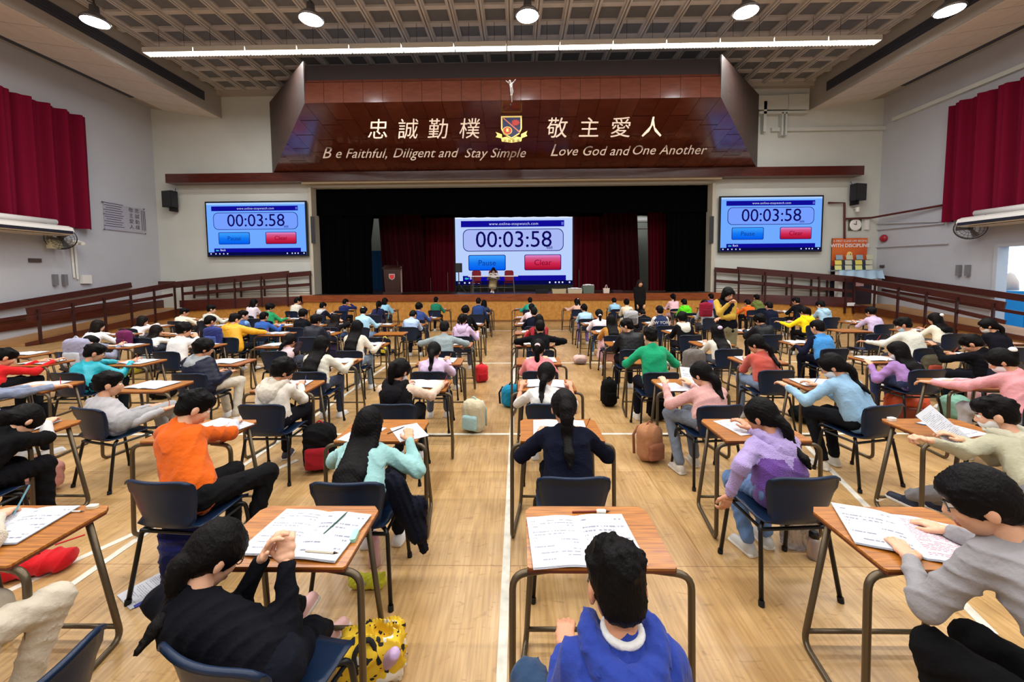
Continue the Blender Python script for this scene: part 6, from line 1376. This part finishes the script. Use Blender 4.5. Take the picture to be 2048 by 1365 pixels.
# desks and chairs nobody sits at
desk(-2.91, 8.12, 'empty wooden exam desk in the middle left block'); chair(-2.63, 7.35, 'empty navy chair before the unused desk, with a yellow-striped bag')
desk(6.42, 8.2, 'empty wooden exam desk in the right block'); chair(6.62, 7.45, 'empty navy chair in the right block')
chair(-7.2, 10.7, 'empty dark chair far left near the front ramp')
desk(-8.0, 6.1, 'exam desk with loose sheets at the far left edge'); booklet(-7.7, 5.92, .1, 'open exam booklet on the far left desk without a student')
desk(8.0, 5.6, 'exam desk cut by the right edge, covered in papers'); booklet(8.3, 5.4, .2, 'exam booklet on the desk cut by the right edge')
# lettering on clothes
def print_on(root, s, px, py, Y, size, col):
    p = aty(px, py, Y); M = frame_mat((p[0]-root.location[0], p[1]-root.location[1], p[2]), (1, 0, 0), (0, 0, 1))
    return text_mesh('printed_lettering', s, size, mat('print_%d_%d_%d' % tuple(col), col, .7), root, M, depth=.002)
def swoosh(root, px, py, Y, s=.07):
    p = aty(px, py, Y); P = [(0, .16), (.03, -.02), (.14, -.12), (.35, -.12), (.65, .0), (1.0, .22), (.6, .10), (.34, .03), (.2, .03), (.1, .08)]
    V = [(-(x-.5)*s*-1, 0, z*s) for x, z in P]; o = link_mesh('shoe_mark', V, [tuple(range(len(V)))], mat('print_226_226_226', (226, 226, 226), .6), root); o.location = (p[0]-root.location[0], p[1]-root.location[1], p[2])
swoosh(PEOPLE['in sage hoodie and face mask reading a sheet'][0], 1762, 1001, 2.56)
print_on(PEOPLE['in navy varsity jacket lettered on the back'][0], 'NEW YORK', 1320, 646, 8.64, .095, (226, 226, 226))
# ------------------------------------------------------------------ standing adults
def adult(label, px, py, Y, base=0., yaw=180., **kw):
    H = aty(px, py, Y); sz = kw.pop('pelz', None); hz = H[2]-base; s = hz/1.52
    O_ = (H[0], Y)
    r = person(label, (H[0], Y, H[2]), O_, yaw=yaw, seatz=base+.86*s, s=1.12, stand=True, legs=[((-.09, .02, base+.48*s), (-.10, -.02, base+.085)), ((.09, .02, base+.48*s), (.10, 0, base+.085))], **kw)
    return r
t1 = adult('teacher standing in black vest over mustard sleeves, mask on, hand to chin', 1456, 588, 7.3, yaw=165., hyaw=28, hpitch=24, hair='long', hopt=dict(tail=.2, fringe=1), top=(22, 24, 36), sleeve=(196, 160, 62), fore=(196, 160, 62), leg=(128, 124, 96), hands=[(.16, .17, 1.08), (.02, .20, 1.36)], mask=m_mask, pose=('relax', 'grip'), glasses=True, ctrl=[(-1, 0, -1), (.6, 0, -1)], shoes=(40, 40, 44), hairc=(18, 14, 16), face_lod=.006)
t2 = adult('woman standing in black coat before the stage, long brown hair', 1280, 567, 13.1, yaw=180., hyaw=6, hpitch=4, hair='wavy', hopt=dict(tail=.34, fringe=1), top=(30, 28, 28), leg=(26, 26, 30), hands=[(-.12, .10, .82), (.10, .10, .82)], hairc=(58, 44, 34), shoes=(30, 30, 32), face_lod=.008)
pw_ = aty(987, 541, 17.05)
person('woman seated behind the white stage table, masked, long black hair', (pw_[0], 17.0, pw_[2]), (pw_[0], 17.12), yaw=180., hpitch=24, hair='long', hopt=dict(tail=.3, fringe=1), top=(224, 224, 220), leg=(188, 170, 128), skirt=(188, 170, 128), seatz=SZ+.46, deskz=SZ+.75, hands=[(-.12, .34, SZ+.78), (.12, .34, SZ+.78)], legs=[((-.06, .36, SZ+.52), (0, .40, SZ+.09)), ((.06, .36, SZ+.54), (.06, .50, SZ+.12))], mask=m_maskw, shoes=(230, 226, 220), s=1.08)
# crucifix figure on the canopy
p = aty(1021, 190, 11.9); cf = thing('crucifix_figure', 'small silver crucifix figure fixed on the upper canopy panels', 'sculpture', tuple(p))
u = .0152
def q_(px, py): return A3((px-1021)*u, 0, (190-py)*u)
sdf_obj('figure', [ell(q_(1020, 166)-A3(0, .03, 0), (.035, .04, .05)), cap(q_(1022, 170), q_(1023, 180), .05, .038), cap(q_(1023, 180), q_(1023.5, 184), .045, .05), cap(q_(1023.5, 183), q_(1023, 192)-A3(0, .05, 0), .04, .028), cap(q_(1023, 192)-A3(0, .05, 0), q_(1023.5, 203), .026, .018), cap(q_(1019, 169), q_(1012.5, 163), .018, .012), cap(q_(1025, 168), q_(1031, 161), .018, .012)], .008, [mat('silver_cast', (206, 200, 196), .3, metal=.8)], cf, k=.02)
MB().box((0, .06, -.26), (.03, .06, .06)).build('mount', mk, cf)
# ------------------------------------------------------------------ bags and belongings
def bag_at(label, px, py, zc, size, col, rz=0., **k):
    p = atz(px, py, 0.0); return backpack(label, p[0], p[1], .003, rz, size, col, **k)
bag_at('red school bag with a white charm in the centre aisle', 963, 764, 0, (.24, .16, .30), (214, 44, 52), rz=.5, col2=(180, 30, 40))
b_ = bag_at('cream and mint backpack with bottle pocket in the centre aisle', 948, 862, 0, (.28, .20, .38), (206, 196, 166), rz=-.4, col2=(170, 206, 208))
bag_at('teal sports bag on the floor left of the centre line', 1022, 812, 0, (.30, .20, .30), (24, 132, 172), rz=.8, col2=(44, 52, 62))
bag_at('tan crumpled bag on the floor right of the centre desks', 1298, 920, 0, (.26, .20, .36), (176, 124, 88), rz=.4, col2=(150, 96, 70))
bag_at('black backpack with red zips under the cream hoodie boy desk', 642, 938, 0, (.30, .22, .44), (22, 22, 26), rz=.2, col2=(150, 24, 36))
bag_at('tall plain black bag standing behind the green tracksuit boy', 1218, 812, 0, (.22, .18, .38), (20, 20, 22), rz=.1)
bag_at('black bag under the chair of the green tracksuit boy', 1315, 838, 0, (.26, .2, .3), (24, 24, 28), rz=.0)
bag_at('orange drawstring tote beside the chair in the right block', 1812, 838, 0, (.44, .3, .34), (214, 86, 48), rz=-.3, kind='shiny', straps=False, nm='tote_bag')
bag_at('mint tote on the floor behind the masked boy desk', 1908, 838, 0, (.34, .24, .3), (130, 180, 160), rz=.3, straps=False, nm='tote_bag')
bag_at('red sling bag on the floor under the leftmost front desk', 65, 1150, 0, (.44, .16, .12), (196, 26, 34), rz=.35, pocket=False, straps=False)
bag_at('dark blue glittery backpack in front of the black-hoodied girl', 385, 1150, 0, (.30, .24, .40), (30, 34, 96), rz=.4, col2=(24, 28, 74))
bag_at('purple-blue bag under the desk of the dark quilted puffer boy', 668, 716, 0, (.26, .2, .34), (84, 78, 124))
bag_at('teal bag below the blue hoodie boy chair', 545, 706, 0, (.28, .2, .3), (40, 130, 140))
bag_at('blue patterned bag below the yellow puffer jacket', 515, 710, 0, (.28, .2, .36), (70, 120, 170))
bag_at('pale yellow bag under the desk at the left', 262, 748, 0, (.36, .2, .22), (206, 200, 80), straps=False)
bag_at('silver-white mesh bag under the long-haired girl at the left', 300, 742, 0, (.34, .24, .36), (176, 180, 186), kind='shiny')
bag_at('black bag under the teal jacket boy desk', 330, 795, 0, (.34, .24, .2), (30, 30, 34), straps=False)
bag_at('pink bag under the slumped student desk', 78, 985, 0, (.34, .24, .28), (226, 160, 150), straps=False)
bag_at('black bag on the floor under the right light blue girl desk', 1612, 842, 0, (.40, .24, .18), (24, 30, 34), straps=False)
bag_at('blush pink bag on the floor by the seated pink girl at the right', 1952, 806, 0, (.40, .24, .2), (232, 180, 184), straps=False)
bag_at('white and rose bag on the floor between the centre right desks', 1160, 728, 0, (.3, .2, .18), (222, 190, 182), straps=False)
def hung(label, px, py, Y, size, col, **k):
    p = aty(px, py, Y); return backpack(label, p[0], Y, p[2]-size[2], k.pop('rz', 0.), size, col, **k)
# bags hung on chair backs
hung('grey hiking backpack hung on the chair behind the cream-hooded boy', 1388, 700, 5.72, (.32, .17, .44), (112, 106, 102), col2=(96, 92, 90), rz=.05)
hung('lilac-grey bag hung on the chair of the grey jacket student', 152, 678, 5.85, (.36, .16, .46), (160, 160, 186), col2=(200, 206, 216))
hung('maroon backpack worn on the back before the teacher', 1412, 606, 9.96, (.33, .12, .36), (140, 24, 52), col2=(120, 20, 44))
hung('plum bag hung on a chair in the left block', 248, 662, 7.15, (.26, .14, .32), (110, 36, 84), col2=(90, 28, 70))
hung('black bag with three yellow stripes on the unused chair', 770, 678, 7.10, (.2, .1, .3), (24, 26, 40), col2=(240, 220, 60))
hung('floral olive bag hung on the chair of the cream jumper boy', 1862, 710, 5.88, (.28, .14, .32), (96, 92, 74), col2=(196, 90, 70))
hung('silver beaded bag on the chair of the cow-print girl', 1262, 622, 9.85, (.36, .16, .36), (170, 172, 176), kind='shiny')
hung('navy backpack on the chair of the blue hoodie boy neighbour', 425, 655, 7.15, (.32, .14, .36), (48, 56, 120), col2=(70, 90, 160))
# jacket hung on the chair of the mint sweater girl
jp = A3(-.66, 2.24, 0)
j = thing('jacket', 'dark navy jacket hanging off the chair of the mint sweater girl', 'jacket', (jp[0], jp[1], 0))
sdf_obj('cloth', [cap((-.06, .0, .66), (.04, .03, .34), .05, .06), cap((.02, .02, .5), (.07, .05, .22), .045, .028), cap((-.10, .02, .68), (-.04, .05, .45), .05, .06), cap((.05, .06, .5), (.02, .10, .30), .05, .04)], .009, [cloth((22, 26, 44))], j, k=.03, disp=folds(.006, .07, 3))
# yellow illustrated tote with a lilac bottle, bottom centre-left
p = atz(745, 1352, 0); yb = thing('patterned_tote', 'yellow tote with small white and black prints at the bottom edge', 'bag', (p[0], p[1], 0), .3)
mY = mat('yellow_print', (232, 196, 44), .8, bump=.2, bscale=20)
nt = mY.node_tree; b = nt.nodes['Principled BSDF']; tcn = nt.nodes.new('ShaderNodeTexCoord'); prev = None
for scl, th, cc in ((11, .60, (238, 234, 222)), (24, .66, (36, 32, 28)), (40, .69, (36, 32, 28))):
    no = nt.nodes.new('ShaderNodeTexNoise'); no.inputs['Scale'].default_value = scl; no.inputs['Detail'].default_value = 1; nt.links.new(tcn.outputs['Object'], no.inputs['Vector'])
    gt = nt.nodes.new('ShaderNodeMath'); gt.operation = 'GREATER_THAN'; gt.inputs[1].default_value = th; nt.links.new(no.outputs[0], gt.inputs[0])
    mx = nt.nodes.new('ShaderNodeMix'); mx.data_type = 'RGBA'; nt.links.new(gt.outputs[0], mx.inputs[0]); mx.inputs[7].default_value = lin(cc)
    if prev: nt.links.new(prev, mx.inputs[6])
    else: mx.inputs[6].default_value = lin((226, 188, 40))
    prev = mx.outputs[2]
nt.links.new(prev, b.inputs['Base Color'])
sdf_obj('body', [pbox((0, 0, .11), (.15, .09, .11), None, .05), ell((.0, -.02, .16), (.13, .08, .07))], .008, [mY], yb, k=.04, disp=folds(.010, .12, 5), sub=[ell((.05, 0, .24), (.07, .045, .09))])
MB().tube(bend([(-.06, -.09, .12), (-.07, -.11, .24), (.0, -.06, .26), (.04, -.09, .14)], .05), .012, 6).build('strap', mat('black_cloth', (20, 20, 24), .9), yb, smooth=True)
bt = thing('water_bottle', 'lilac water bottle poking out of the yellow tote', 'bottle', (p[0]+.06, p[1]-.0, .06), .3); MB().lathe([(.03, 0), (.034, .02), (.034, .13), (.026, .16), (.026, .19), (.02, .2)], n=16).build('bottle_body', mat('bottle_lilac', (190, 160, 200), .25), bt, smooth=True); bt.rotation_euler = (.5, .5, 0)
p = atz(733, 1182, 0); yp = thing('pencil_pouch', 'lime yellow soft pencil pouch on the floor under the left front desk', 'pouch', (p[0], p[1]+.02, 0))
sdf_obj('body', [cap((-.075, 0, .045), (.075, 0, .045), .042, .042), cap((.08, 0, .07), (.105, .0, .095), .02, .012), cap((-.075, 0, .07), (-.1, 0, .08), .02, .012)], .006, [cloth((206, 204, 60))], yp, k=.02, disp=folds(.003, .06, 2)); MB().box((.0, -.043, .06), (.012, .008, .02)).build('zip_pull', mat('zip_grey', (150, 150, 130), .4), yp)
p = atz(740, 1150, 0); bt = thing('water_bottle', 'pink water bottle standing behind the lime yellow pouch', 'bottle', (p[0], p[1]+.08, 0)); MB().lathe([(.035, 0), (.038, .01), (.036, .16), (.03, .18)], n=16).build('bottle_body', mat('bottle_pink', (226, 180, 190), .25, trans=.3), bt, smooth=True); MB().lathe([(.031, .18), (.031, .21), (.025, .22)], n=16).build('cap', mat('bottle_cap', (200, 150, 170), .4), bt)
p = atz(1607, 1105, 0); tb_ = thing('clear_bag', 'see-through plastic bag holding a drink bottle behind the lilac fleece girl', 'bag', (p[0]+.0, p[1]+.05, 0))
sdf_obj('body', [pbox((0, 0, .13), (.11, .06, .13), None, .04)], .009, [mat('clear_plastic', (180, 176, 178), .2, trans=.75, bump=.6, bscale=20)], tb_, k=.03, disp=folds(.006, .09, 9)); MB().tube([(-.05, .05, .25), (-.03, .05, .32), (.03, .05, .32), (.05, .05, .25)], .006, 6).build('handle', m_maskw, tb_)
bt = thing('water_bottle', 'clear bottle with black lid beside the see-through bag', 'bottle', (p[0]+.02, p[1]-.06, 0)); MB().lathe([(.032, 0), (.036, .01), (.036, .13), (.028, .15)], n=16).build('bottle_body', mat('bottle_clear', (206, 190, 186), .15, trans=.6), bt, smooth=True); MB().lathe([(.03, .15), (.03, .175), (.02, .19)], n=16).build('cap', mk, bt)
# papers and straps on the floor at the left
p = atz(312, 1172, 0); sheet(p[0], p[1], -.5, 'printed sheet lying on the floor at the left', 0, z=.003)
for (a, q, lb, col) in (((268, 1215), (335, 1180), 'blue strap end on the sheet on the floor', (30, 50, 150)), ((455, 1205), (492, 1160), 'blue strap on the floor before the ponytail girl', (30, 60, 170)), ((110, 1090), (170, 1070), 'thin red ruler on the floor at the left', (200, 30, 40))):
    A, B = atz(a[0], a[1], .004), atz(q[0], q[1], .004); o = MB().bar(A, B, .028 if 'strap' in lb else .012, .005).build('strap' if 'strap' in lb else 'ruler', mat('st_%d_%d_%d' % col, col, .6)); o.name = 'fabric_strap' if 'strap' in lb else 'ruler'; tag(o, lb, 'strap' if 'strap' in lb else 'ruler')
